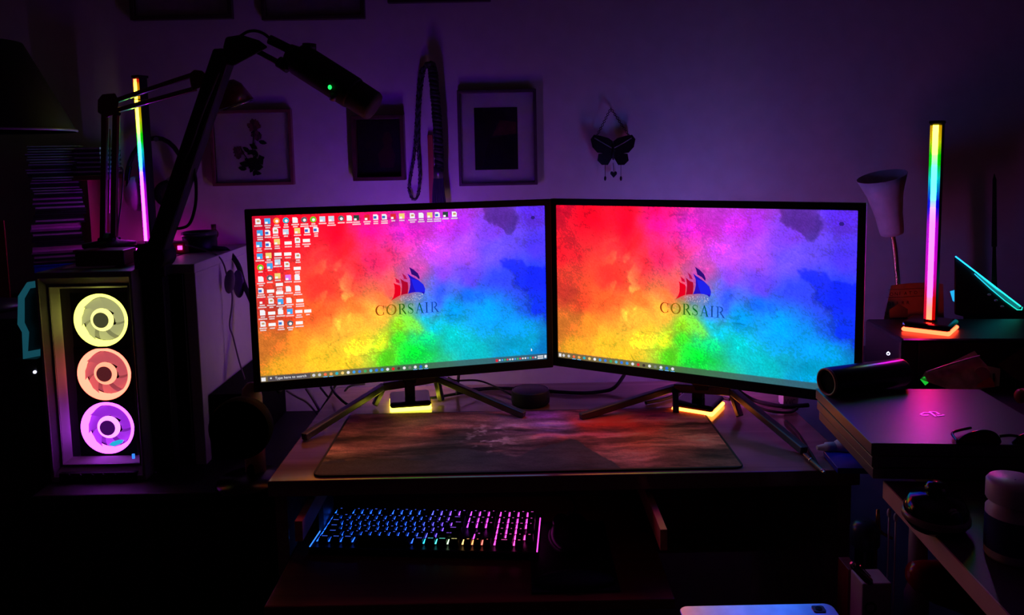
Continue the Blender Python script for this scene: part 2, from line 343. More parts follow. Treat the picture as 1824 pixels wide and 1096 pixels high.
ROWS = [(0.02, 0.0899, 'b'), (0.0448, 0.0903, 'd'), (0.07, 0.081, 'd'), (0.1026, 0.0889, 'l'), (0.1396, 0.086, 'y'), (0.1714, 0.0854, 'd'), (0.2, 0.0833, 'd'), (0.0158, 0.1579, 'b'), (0.044, 0.1594, 'd'), (0.073, 0.1463, 'y'), (0.1083, 0.1561, 'w'), (0.1389, 0.1423, 'd'), (0.1676, 0.1459, 'w'), (0.0157, 0.2278, 'b'), (0.0439, 0.226, 'y'), (0.074, 0.2201, 'w'), (0.1054, 0.2214, 'w'), (0.1372, 0.2354, 'd'), (0.016, 0.2944, 'g'), (0.0459, 0.288, 'b'), (0.0715, 0.2671, 'l'), (0.1011, 0.2839, 'd'), (0.1337, 0.3102, 'w'), (0.0155, 0.3639, 'd'), (0.0439, 0.3597, 'k'), (0.0693, 0.3501, 'y'), (0.1028, 0.3626, 'p'), (0.1322, 0.3648, 'd'), (0.0735, 0.4015, 'w'), (0.0139, 0.4328, 'd'), (0.0444, 0.4381, 'w'), (0.0733, 0.4511, 'w'), (0.1021, 0.4314, 'd'), (0.132, 0.4296, 'd'), (0.0155, 0.4952, 'r'), (0.0446, 0.4977, 'd'), (0.0744, 0.5053, 'b'), (0.1021, 0.5005, 'd'), (0.1369, 0.5051, 'w'), (0.0154, 0.5653, 'd'), (0.0444, 0.5708, 'w'), (0.0731, 0.5657, 'd'), (0.1029, 0.5678, 'b'), (0.1321, 0.5712, 'w'), (0.1612, 0.5717, 'w'), (0.0149, 0.6334, 'd'), (0.044, 0.6399, 'w'), (0.0727, 0.6349, 'd'), (0.1021, 0.64, 'k'), (0.1318, 0.6401, 'w')]
ICOL = {'d': (245, 245, 250), 'w': (250, 250, 250), 'b': (70, 170, 240), 'o': (255, 150, 60), 'c': (30, 170, 200), 'k': (95, 95, 105), 'g': (110, 200, 40), 'l': (200, 215, 235), 'n': (40, 70, 60), 'r': (225, 40, 50), 'y': (245, 215, 120), 'p': (235, 120, 240)}
SW, SH = .597, .336
def make_screen(desktop):
    nx, ny = 300, 168; mb = MB()
    U, Vv = np.meshgrid(np.linspace(0, 1, nx+1), np.linspace(0, 1, ny+1)); C = wallpaper(U, Vv)
    tb = .964                                                                 # taskbar strip
    mask = (Vv > tb)[..., None]; C = np.where(mask, C*.30+np.array((.20, .20, .21)), C)
    C = tolin(C); C = np.where(C > .78, C+(C-.78)*8., C)               # saturated channels glow brighter than the camera records
    P = lambda u, v, k=0: Vector(((u-.5)*SW, -.0006*k, (.5-v)*SH))
    mb.V = [Vector(((u-.5)*SW, 0, (.5-v)*SH)) for u, v in zip(U.ravel(), Vv.ravel())]; mb.C = [tuple(c) for c in C.reshape(-1, 3)]
    mb.F = [(j*(nx+1)+i, (j+1)*(nx+1)+i, (j+1)*(nx+1)+i+1, j*(nx+1)+i+1) for j in range(ny) for i in range(nx)]; mb.S = [False]*len(mb.F); mb.col = (0, 0, 0)
    def q(u0, v0, u1, v1, c, k=1): mb.color(lin(c)); mb.add([P(u0, v0, k), P(u0, v1, k), P(u1, v1, k), P(u1, v0, k)], [(0, 1, 2, 3)])
    def poly(pts, c, k=1): mb.color(lin(c)); mb.add([P(u, v, k) for u, v in pts], [tuple(range(len(pts)))])
    def dot(u, v, r, c, k=1): poly([(u+r*math.cos(a*PI/5)/1.78, v+r*math.sin(a*PI/5)) for a in range(10)], c, k)
    for pts, c in SAILS: poly(pts, c)
    poly([(.516, .425), (.54, .4343), (.5574, .4631), (.5629, .4908), (.5619, .5101), (.53, .509), (.522, .47)], (30, 34, 235), 2)
    for i in range(60):                                                       # speckled fade under the sails
        a = random.random(); u = .475+.08*a; v = .53+.035*random.random()-.01*a; dot(u, v, .0022, (200, 170+30*a, 190+40*a))
    for ch, u0, u1, c in LETTERS:
        v0, v1 = .576, .642
        for g in glyph(ch): poly([(u0+(u1-u0)*x, v1-(v1-v0)*y) for x, y in g], tuple(q*.78 for q in c))
    poly([(.955+.009*math.cos(a*PI/3)/1.78*1.6, .075+.012*math.sin(a*PI/3)) for a in range(6)], (48, 26, 130))
    def icon(u, v, t, cap=True, rnd=random.Random(5)):
        c = ICOL[t]; hw = .0085; hh = .0165
        if t == 'w': q(u-.0115, v-.009, u+.0115, v+.010, c)
        elif t in 'okcg':
            dot(u, v, .0185, c); dot(u+.001, v+.002, .009, (250, 250, 250), 2)
        elif t == 'd':
            poly([(u-hw, v-hh), (u+hw*.5, v-hh), (u+hw, v-hh*.5), (u+hw, v+hh), (u-hw, v+hh)], c)
            dd = rnd.random()
            if dd < .45: q(u-hw*.9, v-.006, u+hw*.3, v+.009, (60, 110, 200), 2)
            elif dd < .7: q(u-hw*.5, v-.008, u+hw*.6, v+.004, (205, 160, 110), 2)
        else:
            q(u-hw*1.1, v-hh, u+hw*1.1, v+hh, c); q(u-hw*.9, v+.003, u+hw*.1, v+hh*.95, (250, 250, 250), 2)
        if cap:
            for ln in range(2 if rnd.random() < .55 else 1):
                y0 = v+.0225+ln*.0125+(0 if t != 'w' else -.004); wd = .006+.008*rnd.random(); x = u-wd
                while x < u+wd:
                    k = .0012+.0022*rnd.random(); q(x, y0, min(x+k, u+wd), y0+.0075, (235, 225, 228)); x += k+.0006
    if desktop:
        for u, t in TOPIC: icon(u+.004, .034, t)
        for u, v, t in ROWS: icon(u+.003, v+.012, t)
        q(.024, .967, .163, .997, (84, 76, 82)); text_mesh('Type here to search', .0075, lambda x, y: P(.047+x/SW, .987-y/SH, 2), lin((240, 238, 240)), mb)
        poly([(.034+.004*math.cos(a*PI/6)/1.78*1.4, .978+.0055*math.sin(a*PI/6)) for a in range(12)], (220, 220, 225), 2)
        x0, dx = .174, .0192; q(.003, .971, .017, .994, (238, 236, 240), 1)
    else:
        x0, dx = .024, .0205; q(.004, .971, .014, .992, (238, 236, 240), 1)
    cs = [(210, 210, 215), (200, 200, 205), (250, 110, 70), (240, 170, 90), (50, 180, 190), (250, 210, 120), (240, 240, 245), (60, 160, 235), (60, 120, 220), (60, 170, 100), (90, 190, 220), (50, 120, 230), (60, 150, 230), (230, 230, 235), (230, 30, 40), (60, 50, 45), (235, 235, 235), (120, 130, 120), (235, 235, 240), (30, 110, 220), (230, 230, 235)]
    for i, c in enumerate(cs):
        u = x0+dx*i; dot(u, .981, .0095, c, 2)
        if i in (2, 3, 18, 19, 20): q(u-.007, .994, u+.007, .998, (110, 190, 250), 2)
    if desktop:
        q(.808, .973, .817, .991, (215, 40, 60), 2)
        for i in range(15): dot(.823+.0095*i, .981, .0062, [(225, 225, 230), (60, 190, 110), (220, 220, 225), (90, 160, 230), (230, 80, 80)][(i*3) % 5], 2)
        for v in (.971, .984):
            x = .965-.001
            while x < .984: q(x, v, x+.002, v+.009, (240, 240, 242), 2); x += .0027
        q(.989, .971, .997, .990, (240, 240, 245), 2)
        poly([(.940, .918), (.9445, .932), (.942, .933), (.9435, .939), (.942, .9395), (.9408, .934), (.9393, .9365)], (250, 250, 250), 2)
    return mb
def make_monitor(x, y, yaw, desktop, label, legs):
    root = thing('monitor', (x, y, DESK), label, 'monitor', yaw)
    R = WM[root.name]; hz = 1.30-.283-DESK
    m = make_screen(desktop)
    for v in m.V: v.z += hz
    sc = part('screen', m, ATT('display', SCREEN_GAIN, .35), root, local=True, label='lit display showing a rainbow watercolour wallpaper with a sail emblem')
    F = lambda u, v, t: Vector((u, t, v+hz-.003))
    part('bezel', MB().frame(SW+.026, SH+.032, SW-.001, SH-.001, -.003, .012, lambda u, v, t: Vector((u, t, v+hz-(.003 if abs(v) > SH/2+.005 else 0)))), MATTE, root, .0015, True)
    b = MB(); b.box((0, .017, hz-.003), (SW+.022, .012, SH+.028)); part('back_shell', b, BLACK, root, .003, True)
    b = MB(); b.box((0, .030, hz-.01), (.34, .018, .20)); part('rear_hump', b, BLACK, root, .006, True)
    inv = R.inverted()
    apx = [aty(*p) for p in legs['apex']]
    hub = R @ Vector((0, .048, .10))
    b = MB(); b.box((0, .047, .17), (.05, .02, .16)); part('stand_neck', b, BLACK, root, .004, True)
    b = MB(); b.bar(apx[0], apx[1], .02, .018); b.bar(hub, (apx[0]+apx[1])/2, .03, .018); part('stand_hub', b, DARKMETAL, root, .002)
    for a, ft, rt in zip(apx, legs['front'], legs['rear']):
        ft = atz(*ft, DESK+.008); rt = atz(*rt, DESK+.006)
        part('front_leg', MB().bar(a, ft, .015, .014), DARKMETAL, root, .002)
        part('rear_leg', MB().bar(a, rt, .013, .011), DARKMETAL, root, .002)
    return root
make_monitor(-.220, 1.585, .225, True, 'monitor with rows of desktop icons on its rainbow wallpaper', dict(apex=[(684, 688, 1.655), (777, 673, 1.655)], front=[(541, 779), (934, 740)], rear=[(667, 722), (786, 713)]))
make_monitor(.355, 1.516, -.518, False, 'monitor without desktop icons, showing only wallpaper and a taskbar', dict(apex=[(1203, 690, 1.62), (1303, 696, 1.55)], front=[(1034, 743), (1433, 803)], rear=[(1204, 734), (1318, 742)]))

# ================================================================== LIGHT TOWERS
def grad(stops, t):
    for (a, c), (b, d) in zip(stops, stops[1:]):
        if t <= b: k = (t-a)/(b-a); k = max(0, min(1, k)); return tuple(p+(q-p)*k for p, q in zip(c, d))
    return stops[-1][1]
def make_tower(loc, rz, stops, ring, label, rear=False, H=.42, gain=3.):
    root = thing('light_tower', loc, label, 'lamp', rz, 'slim light towers')
    B = .088; s = 1 if rear else -1
    b = MB(); b.box((0, 0, .0140), (B, B, .013)); part('base', b, GLOSS, root, .006, True)
    b = MB(); b.box((0, 0, .0038), (B+.001, B+.001, .0074)); o = part('light_ring', b, EM('ring_'+label[:30], ring, 1), root, .004, True, label='glowing rim around the foot')
    b = MB(); b.box((0, 0, .0205+(H-.0205)/2), (.022, .024, H-.0205)); pole = part('pole', b, BLACK, root, .002, True)
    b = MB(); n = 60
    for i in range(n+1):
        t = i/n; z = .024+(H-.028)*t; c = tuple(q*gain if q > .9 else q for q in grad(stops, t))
        mxc = max(c); wg = tuple(.55*(q/mxc)**1.6 for q in c)  # dim wing colours imitate the halo around the bright strip
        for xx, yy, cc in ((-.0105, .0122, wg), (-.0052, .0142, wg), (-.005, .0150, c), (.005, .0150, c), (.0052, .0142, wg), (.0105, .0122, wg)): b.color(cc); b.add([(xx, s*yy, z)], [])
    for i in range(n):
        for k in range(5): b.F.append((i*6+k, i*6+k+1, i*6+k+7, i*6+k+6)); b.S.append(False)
    part('light_strip', b, ATT('strip_light', TOWER_GAIN, .4), root, local=True, label='diffuser strip glowing in rainbow colours, side wings imitating its halo')
    b = MB(); b.box((0, 0, H+.002), (.024, .030, .006)); part('cap', b, BLACK, root, .001, True)
    return root
p = atz(726, 735, DESK)
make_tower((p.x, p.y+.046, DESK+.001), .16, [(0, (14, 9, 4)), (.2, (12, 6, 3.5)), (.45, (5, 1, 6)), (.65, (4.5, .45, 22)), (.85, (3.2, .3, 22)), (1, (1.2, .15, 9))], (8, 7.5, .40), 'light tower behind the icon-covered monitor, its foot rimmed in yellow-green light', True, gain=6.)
p = atz(1254, 741, DESK)
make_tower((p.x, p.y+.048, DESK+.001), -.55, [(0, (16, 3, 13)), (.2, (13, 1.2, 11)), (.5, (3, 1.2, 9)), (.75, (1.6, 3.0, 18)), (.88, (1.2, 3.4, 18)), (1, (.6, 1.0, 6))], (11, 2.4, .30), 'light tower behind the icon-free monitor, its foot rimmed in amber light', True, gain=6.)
BOXTOP = .919
p = atz(1686, 601, BOXTOP)
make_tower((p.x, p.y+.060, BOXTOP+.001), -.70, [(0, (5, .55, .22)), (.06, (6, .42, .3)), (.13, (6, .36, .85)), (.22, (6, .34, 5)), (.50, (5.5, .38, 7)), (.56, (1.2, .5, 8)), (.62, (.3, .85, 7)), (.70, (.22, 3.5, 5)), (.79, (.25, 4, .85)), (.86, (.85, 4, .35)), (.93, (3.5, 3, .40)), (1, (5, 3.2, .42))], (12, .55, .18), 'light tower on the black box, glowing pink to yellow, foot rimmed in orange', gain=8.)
p = atz(270, 446, PCTOP)
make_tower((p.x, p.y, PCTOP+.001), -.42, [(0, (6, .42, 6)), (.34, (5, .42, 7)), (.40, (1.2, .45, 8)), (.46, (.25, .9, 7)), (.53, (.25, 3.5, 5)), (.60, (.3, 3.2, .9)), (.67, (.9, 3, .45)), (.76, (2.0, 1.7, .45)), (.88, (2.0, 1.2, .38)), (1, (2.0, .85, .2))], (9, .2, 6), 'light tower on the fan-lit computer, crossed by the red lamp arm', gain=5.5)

# ================================================================== DESK MAT
def mat_art(u, v):
    x, y = u*2.35, v
    wx = (fbm(x, y, 201, 2.5, 5)-.5)*.22; wy = (fbm(x, y, 220, 2.5, 5)-.5)*.30
    P_ = [(.03, .9, (122, 110, 74)), (.1, .5, (104, 70, 58)), (.2, .15, (108, 78, 60)), (.22, .75, (72, 66, 62)), (.32, .5, (74, 66, 66)), (.35, .2, (110, 66, 62)), (.38, .85, (62, 78, 74)), (.45, .3, (128, 92, 108)),
          (.47, .6, (120, 100, 92)), (.55, .35, (116, 90, 148)), (.55, .1, (92, 50, 110)), (.62, .62, (150, 84, 76)), (.68, .4, (140, 62, 70)), (.75, .28, (176, 50, 40)), (.8, .6, (164, 76, 54)), (.85, .15, (120, 48, 50)),
          (.92, .3, (150, 92, 66)), (.9, .7, (120, 66, 52)), (.97, .9, (92, 76, 56)), (.72, .85, (112, 78, 66)), (.55, .9, (70, 72, 76)), (.08, .2, (92, 56, 54)), (.25, .35, (128, 66, 56))]
    c = idw(u+wx*.4, v+wy*.5, P_, 2.6, 2.35)
    cl = fbm(x*.55, y*2.2+wx*2, 260, 4, 6, .62); cl = np.clip((cl-.5)*1.9+.5, 0, 1); c = c*(.35+1.3*cl)[..., None]
    hl = sm(.6, .75, fbm(x*.5+.1*y, y*2.6, 280, 6, 5))[..., None]; c = c+hl*np.array((.16, .09, .07))*sm(.1, .5, u)[..., None]
    # red winged silhouette on the far side
    ar = .30+.22*(u-.70)-.55*(u-.80)**2*4+.05*np.sin(u*40); wing = np.exp(-((v-ar)/.10)**2)*sm(.60, .66, u)*sm(.92, .84, u)*(.5+fbm(x, y, 300, 10, 3))
    c = c*(1-.55*wing[..., None])+wing[..., None]*np.array((.48, .10, .07))
    hook = np.exp(-((np.hypot((u-.555)*2.35, v-.55)-.10)/.028)**2)*sm(.62, .45, v)*sm(.50, .53, u); c = c+hook[..., None]*np.array((.26, .08, .04))
    # pale rocky ridge
    rk = sm(.55, .72, fbm(x, y, 320, 22, 3))*np.exp(-(((u-.40-.06*(v-.5))/.055)**2+((v-.50)/.22)**2)); c = c+rk[..., None]*.42
    # dark hills along the front edge
    h1 = .80-.25*np.exp(-((u-.60)/.085)**2)-.12*np.exp(-((u-.33)/.09)**2)+.06*(fbm(x, x*0, 340, 9, 6, .6)-.5)*2.2; h1 = np.where(u > .63, h1+(u-.63)*2.5, h1)
    d1 = sm(-.015, .015, v-h1); c = c*(1-.8*d1[..., None])+d1[..., None]*np.array((.12, .135, .14))*(.8+.8*fbm(x, y*2, 380, 10, 5))[..., None]
    h0 = .86+.10*(fbm(x, x*0, 360, 5, 4)-.5)-.1*np.exp(-((u-.14)/.1)**2); d0 = sm(-.01, .01, v-h0)*sm(.30, .2, u); c = c*(1-.55*d0[..., None])+d0[..., None]*np.array((.17, .16, .11))*.8
    c = c*(RNG.random(u.shape)*.16+.92)[..., None]*1.45
    return np.clip(c, 0, 1)
q00, q10, q01, q11 = atz(648, 731, DESK), atz(1276, 736, DESK), atz(538, 838, DESK), atz(1311, 850, DESK)
mx0, mx1, my0, my1 = (q01.x+q00.x)/2, (q11.x+q10.x)/2, (q01.y+q11.y)/2, (q00.y+q10.y)/2
mat = thing('desk_mat', ((mx0+mx1)/2, (my0+my1)/2, DESK), 'long fabric desk mat printed with a stormy red fantasy landscape', 'desk mat')
def rrect(w2, h2, r, n=6):
    out = []
    for cx, cy, a in ((w2-r, h2-r, 0), (-w2+r, h2-r, 90), (-w2+r, -h2+r, 180), (w2-r, -h2+r, 270)):
        out += [(cx+r*math.cos(math.radians(a+90*i/n)), cy+r*math.sin(math.radians(a+90*i/n))) for i in range(n+1)]
    return out
MWd, MDp = (mx1-mx0), (my1-my0)
part('base', MB().prism(rrect(MWd/2, MDp/2, .018), .0003, .0034, lambda u, v, t: Vector((u, v, t))), RUBBER, mat, .0008, True, label='black stitched rubber edge')
nx, ny = 320, 140; mb = MB(); U, Vv = np.meshgrid(np.linspace(0, 1, nx+1), np.linspace(0, 1, ny+1)); C = tolin(mat_art(U, Vv))
mb.col = (0, 0, 0); iw, ih = MWd-.010, MDp-.010
mb.V = [Vector(((u-.5)*iw, (.5-v)*ih, .0036)) for u, v in zip(U.ravel(), Vv.ravel())]; mb.C = [tuple(c) for c in C.reshape(-1, 3)]
mb.F = [(j*(nx+1)+i, (j+1)*(nx+1)+i, (j+1)*(nx+1)+i+1, j*(nx+1)+i+1) for j in range(ny) for i in range(nx)]; mb.S = [False]*len(mb.F)
part('printed_top', mb, ATT('mat_print', 0, .8, True, .25), mat, local=True)

# ================================================================== COMPUTER WITH THREE FANS
PX0, PX1, PY0, PY1, PZ0 = -.968, -.772, 1.58, 1.965, aty(180, 849, 1.58).z
PCH = PCTOP-PZ0
pc = thing('computer_case', ((PX0+PX1)/2, PY0+.2, PZ0), 'black desktop computer with three glowing ring fans behind its front', 'computer')
CASE = M('case_metal', (46, 45, 48), .38, metal=.55)
part('side_panel', MB().bb((PX0, PY0+.012, PZ0+.012), (PX0+.006, PY1, PCTOP)), CASE, pc, .002)
part('side_panel', MB().bb((PX1-.006, PY0+.012, PZ0+.012), (PX1, PY1, PCTOP)), CASE, pc, .002)
part('top_panel', MB().bb((PX0+.006, PY0+.012, PCTOP-.008), (PX1-.006, PY1, PCTOP)), CASE, pc, .002)
part('bottom_panel', MB().bb((PX0+.006, PY0+.02, PZ0+.012), (PX1-.006, PY1, PZ0+.02)), CASE, pc)
part('rear_panel', MB().bb((PX0+.006, PY1-.006, PZ0+.02), (PX1-.006, PY1, PCTOP-.008)), CASE, pc)
for x in (PX0+.02, PX1-.02):
    for y in (PY0+.05, PY1-.05): part('foot', MB().cyl((x, y, PZ0), (x, y, PZ0+.013), .012), RUBBER, pc)
pcx = (PX0+PX1)/2; f1, f2, f3 = aty(179, 571, PY0+.014), aty(185, 667, PY0+.014), aty(191, 763, PY0+.014)
fr = lambda u, v, t: Vector((pcx+u, PY0+t, PZ0+PCH/2+v))
FRM = M('case_frame', (132, 128, 130), .40, var=.06)
part('front_frame', MB().frame(.196, PCH, .184, PCH-.026, -.028, .014, fr), FRM, pc, .002)
def slope(w0, h0, w1, h1, t0, t1):
    o_ = [(-1, -1), (1, -1), (1, 1), (-1, 1)]; b_ = MB(); b_.add([fr(x*w0/2, y*h0/2, t0) for x, y in o_]+[fr(x*w1/2, y*h1/2, t1) for x, y in o_], [(k, (k+1) % 4, 4+(k+1) % 4, 4+k) for k in range(4)]); return b_
part('front_chamfer', slope(.185, PCH-.025, .166, PCH-.060, -.026, -.010), FRM, pc)
part('front_chamfer', slope(.162, PCH-.064, .146, PCH-.080, -.010, .012), FRM, pc)
part('front_inner_frame', MB().frame(.167, PCH-.059, .161, PCH-.065, -.013, -.008, fr), FRM, pc)
part('front_glass', MB().bb((pcx-.080, PY0-.0105, PZ0+.033), (pcx+.080, PY0-.0095, PCTOP-.033)), M('case_glass', (235, 235, 240), .03, trans=1., ior=1.12, var=0), pc)
g = MB()
part('intake_grille', MB().bb((pcx-.08, PY0-.030, PZ0+.002), (pcx+.08, PY0-.020, PZ0+.020)), MATTE, pc)
for i in range(6):
    part('grille_slat', MB().bar((pcx-.066+i*.0235, PY0-.031, PZ0+.004), (pcx-.056+i*.0235, PY0-.031, PZ0+.018), .006, .005, (0, 1, 0)), CASE, pc)
def make_fan(c, ring, hub, blade, nm):
    f = lambda u, v, t: Vector((c.x+u, c.y+t, c.z+v))
    b = MB(); fo = [(.060*sx, .060*sy) for sx, sy in ((-1, -1), (1, -1), (1, 1), (-1, 1))]
    n = 48; vs = [f(.0575*math.cos(2*PI*q/n), .0575*math.sin(2*PI*q/n), .0) for q in range(n)]
    vs += [f(*(max(-.06, min(.06, .09*math.cos(2*PI*q/n))), max(-.06, min(.06, .09*math.sin(2*PI*q/n)))), .0) for q in range(n)]
    b.add(vs, [(q, (q+1) % n, n+(q+1) % n, n+q) for q in range(n)])
    fan = part('fan', b, MATTE, pc)
    part('ring_light', MB().annulus(.0500, .0565, .001, f).rings([f(0, 0, .001), f(0, 0, .020)], [.0500, .0475], 48, False), EM('fan_ring_'+nm, ring, 1), fan, label='glowing outer ring')
    part('hub_light', MB().annulus(.0165, .0205, .001, f, 32).rings([f(0, 0, .001), f(0, 0, .007)], [.0205, .0245], 32, False), EM('fan_hub_'+nm, hub, 1), fan, label='glowing hub ring')
    part('hub', MB().cyl(f(0, 0, .0015), f(0, 0, .02), .0164, n=28), EM('fan_hubcap_'+nm, tuple(x*.16 for x in blade), 1), fan)  # hub emits faintly in place of LED light falling on it
    m = bpy.data.materials.get('fan_blade_'+nm) or EM('fan_blade_'+nm, blade, 1)  # blades emit to stand in for LED light in the frosted plastic
    for k in range(7):
        a0 = 2*PI*k/7; b = MB(); rows = 6; vs = []
        for i in range(rows+1):
            r = .023+(.0465-.023)*i/rows; sw = .35*(i/rows)
            for j, (da, t) in enumerate(((-.40, .019), (0, .0135), (.40, .008))): a = a0+da+sw; vs.append(f(r*math.cos(a), r*math.sin(a), t))
        b.add(vs, [(i*3+j, i*3+j+1, i*3+j+4, i*3+j+3) for i in range(rows) for j in range(2)], True)
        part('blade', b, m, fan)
    part('shroud', MB().annulus(.023, .0475, .024, f), EM('fan_shroud_'+nm, tuple(x*.55 for x in blade), 1), fan, label='frosted disc with the ring light put in as its own glow')
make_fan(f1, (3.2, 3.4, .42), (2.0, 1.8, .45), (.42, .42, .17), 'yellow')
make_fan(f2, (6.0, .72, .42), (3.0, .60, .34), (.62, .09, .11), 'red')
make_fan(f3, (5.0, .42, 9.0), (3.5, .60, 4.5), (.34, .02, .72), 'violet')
part('fan_reflection', MB().prism([(-.016, -.002), (-.006, -.006), (.012, .001), (.016, .007), (.006, .008), (-.008, .004)], -.002, 0, lambda u, v, t: aty(208, 790, PY0+.012)+Vector((u, t, v))), EM('cyan_reflection_emission', lin((40, 190, 235)), 1), pc, label='cyan reflection put in as a glowing patch on the lowest fan')  # glowing patch painted as a cyan reflection on the fan
part('port_light', MB().bb((pcx+.062, PY0-.007, PZ0+.040), (pcx+.067, PY0-.004, PZ0+.050)), EM('blue_led', (.05, .35, 1.6), 1), pc, label='small blue indicator light')
part('power_button', MB().cyl(aty(106, 500, PY0+.004), aty(106, 500, PY0-.006), .011, n=20), GLOSS, pc)

# ================================================================== CABINETS ON THE LEFT
ped = thing('low_pedestal', (-.78, 1.75, 0), 'low dark pedestal cabinet under the fan-lit computer', 'cabinet')
DARKWOOD = WOOD('dark_wood', (15, 12, 12), (22, 18, 18), .6)
part('body', MB().bb((-.965, 1.50, .03), (DX0-.01, 1.975, PZ0-.022)), DARKWOOD, ped, .003)
part('top', MB().bb((-.972, 1.49, PZ0-.022), (DX0-.006, 1.98, PZ0)), DARKWOOD, ped, .003)
part('door', MB().bb((-.96, 1.484, .05), (-.73, 1.50, PZ0-.03)), DARKWOOD, ped, .002)
part('door', MB().bb((-.72, 1.484, .05), (DX0-.02, 1.50, PZ0-.03)), DARKWOOD, ped, .002)
part('plinth', MB().bb((-.95, 1.52, 0), (DX0-.03, 1.975, .03)), MATTE, ped)
CX1 = -.676; CY0 = 1.632
cab = thing('white_cabinet', (-.72, 1.85, PZ0), 'narrow white cabinet with dark front between computer and monitor', 'cabinet')
part('side_panel', MB().bb((CX1-.024, CY0, PZ0), (CX1, 1.985, CABTOP-.02)), WHITE, cab, .0015)
part('side_panel', MB().bb((PX1+.004, CY0, PZ0), (PX1+.014, 1.985, CABTOP-.02)), WHITE, cab, .0015)
part('top_panel', MB().bb((PX1+.002, CY0-.004, CABTOP-.02), (CX1+.001, 1.985, CABTOP)), WHITE, cab, .0015)
part('back_panel', MB().bb((PX1+.014, 1.965, PZ0), (CX1-.024, 1.98, CABTOP-.02)), WHITE, cab)
part('door', MB().bb((PX1+.016, CY0-.006, PZ0+.01), (CX1-.025, CY0+.012, CABTOP-.022)), MATTE, cab, .002, label='black door front')
part('shelf', MB().bb((PX1+.014, CY0+.03, .82), (CX1-.024, 1.965, .838)), WHITE, cab)
single('dark_region_box', MB().bb((CX1+.002, 1.66, PZ0), (CX1+.075, 1.975, .782)), FANB, 'low black box added to make the dark region against the white cabinet side', 'box', bev=.002)  # box added to darken the region low beside the cabinet
#
side_cab = thing('side_shelf', (-1.25, 1.9, 0), 'tall dark shelf unit at the picture edge carrying the disc cases', 'shelf')
SHZ = aty(100, 536, 1.86).z
part('body', MB().bb((-1.62, 1.66, 0), (-.985, 1.98, SHZ-.02)), DARKWOOD, side_cab, .003)
part('top', MB().bb((-1.63, 1.655, SHZ-.02), (-.98, 1.985, SHZ)), DARKWOOD, side_cab, .002)

# ================================================================== DISC CASES, BLUE BOX
def px_box(x0, y0, x1, y1, D, depth):
    a = aty(x0, y1, D); b = aty(x1, y0, D); c = (a+b)/2
    return Vector((c.x, D+depth/2, min(a.z, b.z))), abs(b.x-a.x), abs(a.z-b.z)
CD_CLEAR = M('disc_case', (165, 155, 172), .3, var=.1); CD_DARK = M('disc_case_dark', (40, 38, 44), .3); CD_WHITE = M('disc_case_white', (225, 220, 225), .35)
CD_EDGE = M('disc_case_paper', (170, 160, 165), .6)
c, wd, ht = px_box(58, 470, 138, 536, 1.87, .12); SA = .42; c.y = 1.912
mbx = thing('blue_box', (c.x, c.y, SHZ), 'glossy blue carton lying under the tall stack of disc cases', 'box', SA)
part('body', MB().bb((-.057, -.05, 0), (.057, .05, ht-.003)), M('blue_card', (20, 70, 215), .35), mbx, .001, True)
part('lid', MB().bb((-.058, -.051, ht-.003), (.058, .051, ht)), M('blue_card', (20, 70, 215), .35), mbx, .001, True)
rnd = random.Random(3); z = SHZ+ht+.0005; topz = aty(90, 262, 1.87).z; n = 0
kinds = ['c', 'c', 'c', 'w', 'd', 'd', 'c', 'c', 'w']
while z < topz:
    k = kinds[n] if n < len(kinds) else ('c' if rnd.random() < .8 else 'd')
    h = .0062 if z > SHZ+ht+.155 else (.0125 if k == 'w' else .0105)
    ox = (rnd.random()-.5)*.012+(.006 if n > 8 else 0)+(-.004 if n > 22 else 0); W2 = .054
    cx = c.x+ox; y0 = 1.868+(rnd.random())*.008; dp = .125
    lab = {'c': 'grey clear-fronted disc case in the tall stack on the blue carton', 'w': 'white-spined disc case in the tall stack on the blue carton', 'd': 'black-spined disc case in the tall stack on the blue carton'}[k]
    t = thing('disc_case', (cx, c.y, z), lab, 'disc case', SA+(rnd.random()-.5)*.06, 'disc cases in the tall stack')
    part('tray', MB().bb((-W2, -.05, 0), (W2, .045, h*.45)), {'c': CD_DARK, 'w': CD_WHITE, 'd': CD_DARK}[k], t, 0, True)
    part('cover', MB().bb((-W2, -.049, h*.5), (W2, .045, h-.0006)), {'c': CD_CLEAR, 'w': CD_WHITE, 'd': CD_DARK}[k], t, 0, True)
    z += h; n += 1
# second, higher stack behind, on a small wooden riser
rp0 = aty(156, 440, 1.888); rp1 = aty(170, 312, 1.888)
single('wooden_riser', MB().bb((rp0.x-.012, 1.888, PCTOP), (rp0.x+.012, 1.975, rp1.z-.012)).bb((rp0.x-.045, 1.88, rp1.z-.012), (rp0.x+.05, 1.985, rp1.z)).bb((rp0.x-.045, 1.88, PCTOP), (rp0.x+.04, 1.985, PCTOP+.008)), WOOD('riser_wood', (110, 60, 52), (130, 76, 64), .5, 3, 2), 'small reddish wooden stand holding the short stack of disc cases', 'stand', bev=.001)
z = rp1.z+.0005
for k in range(6):
    cx = rp0.x+(rnd.random()-.5)*.006; t = thing('disc_case', (cx, 1.935, z), 'grey disc case in the short stack on the wooden stand', 'disc case', 0, 'disc cases in the short stack')
    part('tray', MB().bb((cx-.036, 1.883, z), (cx+.05, 1.985, z+.005)), CD_DARK, t); part('cover', MB().bb((cx-.036, 1.884, z+.0055), (cx+.05, 1.985, z+.0100)), CD_CLEAR, t); z += .0112

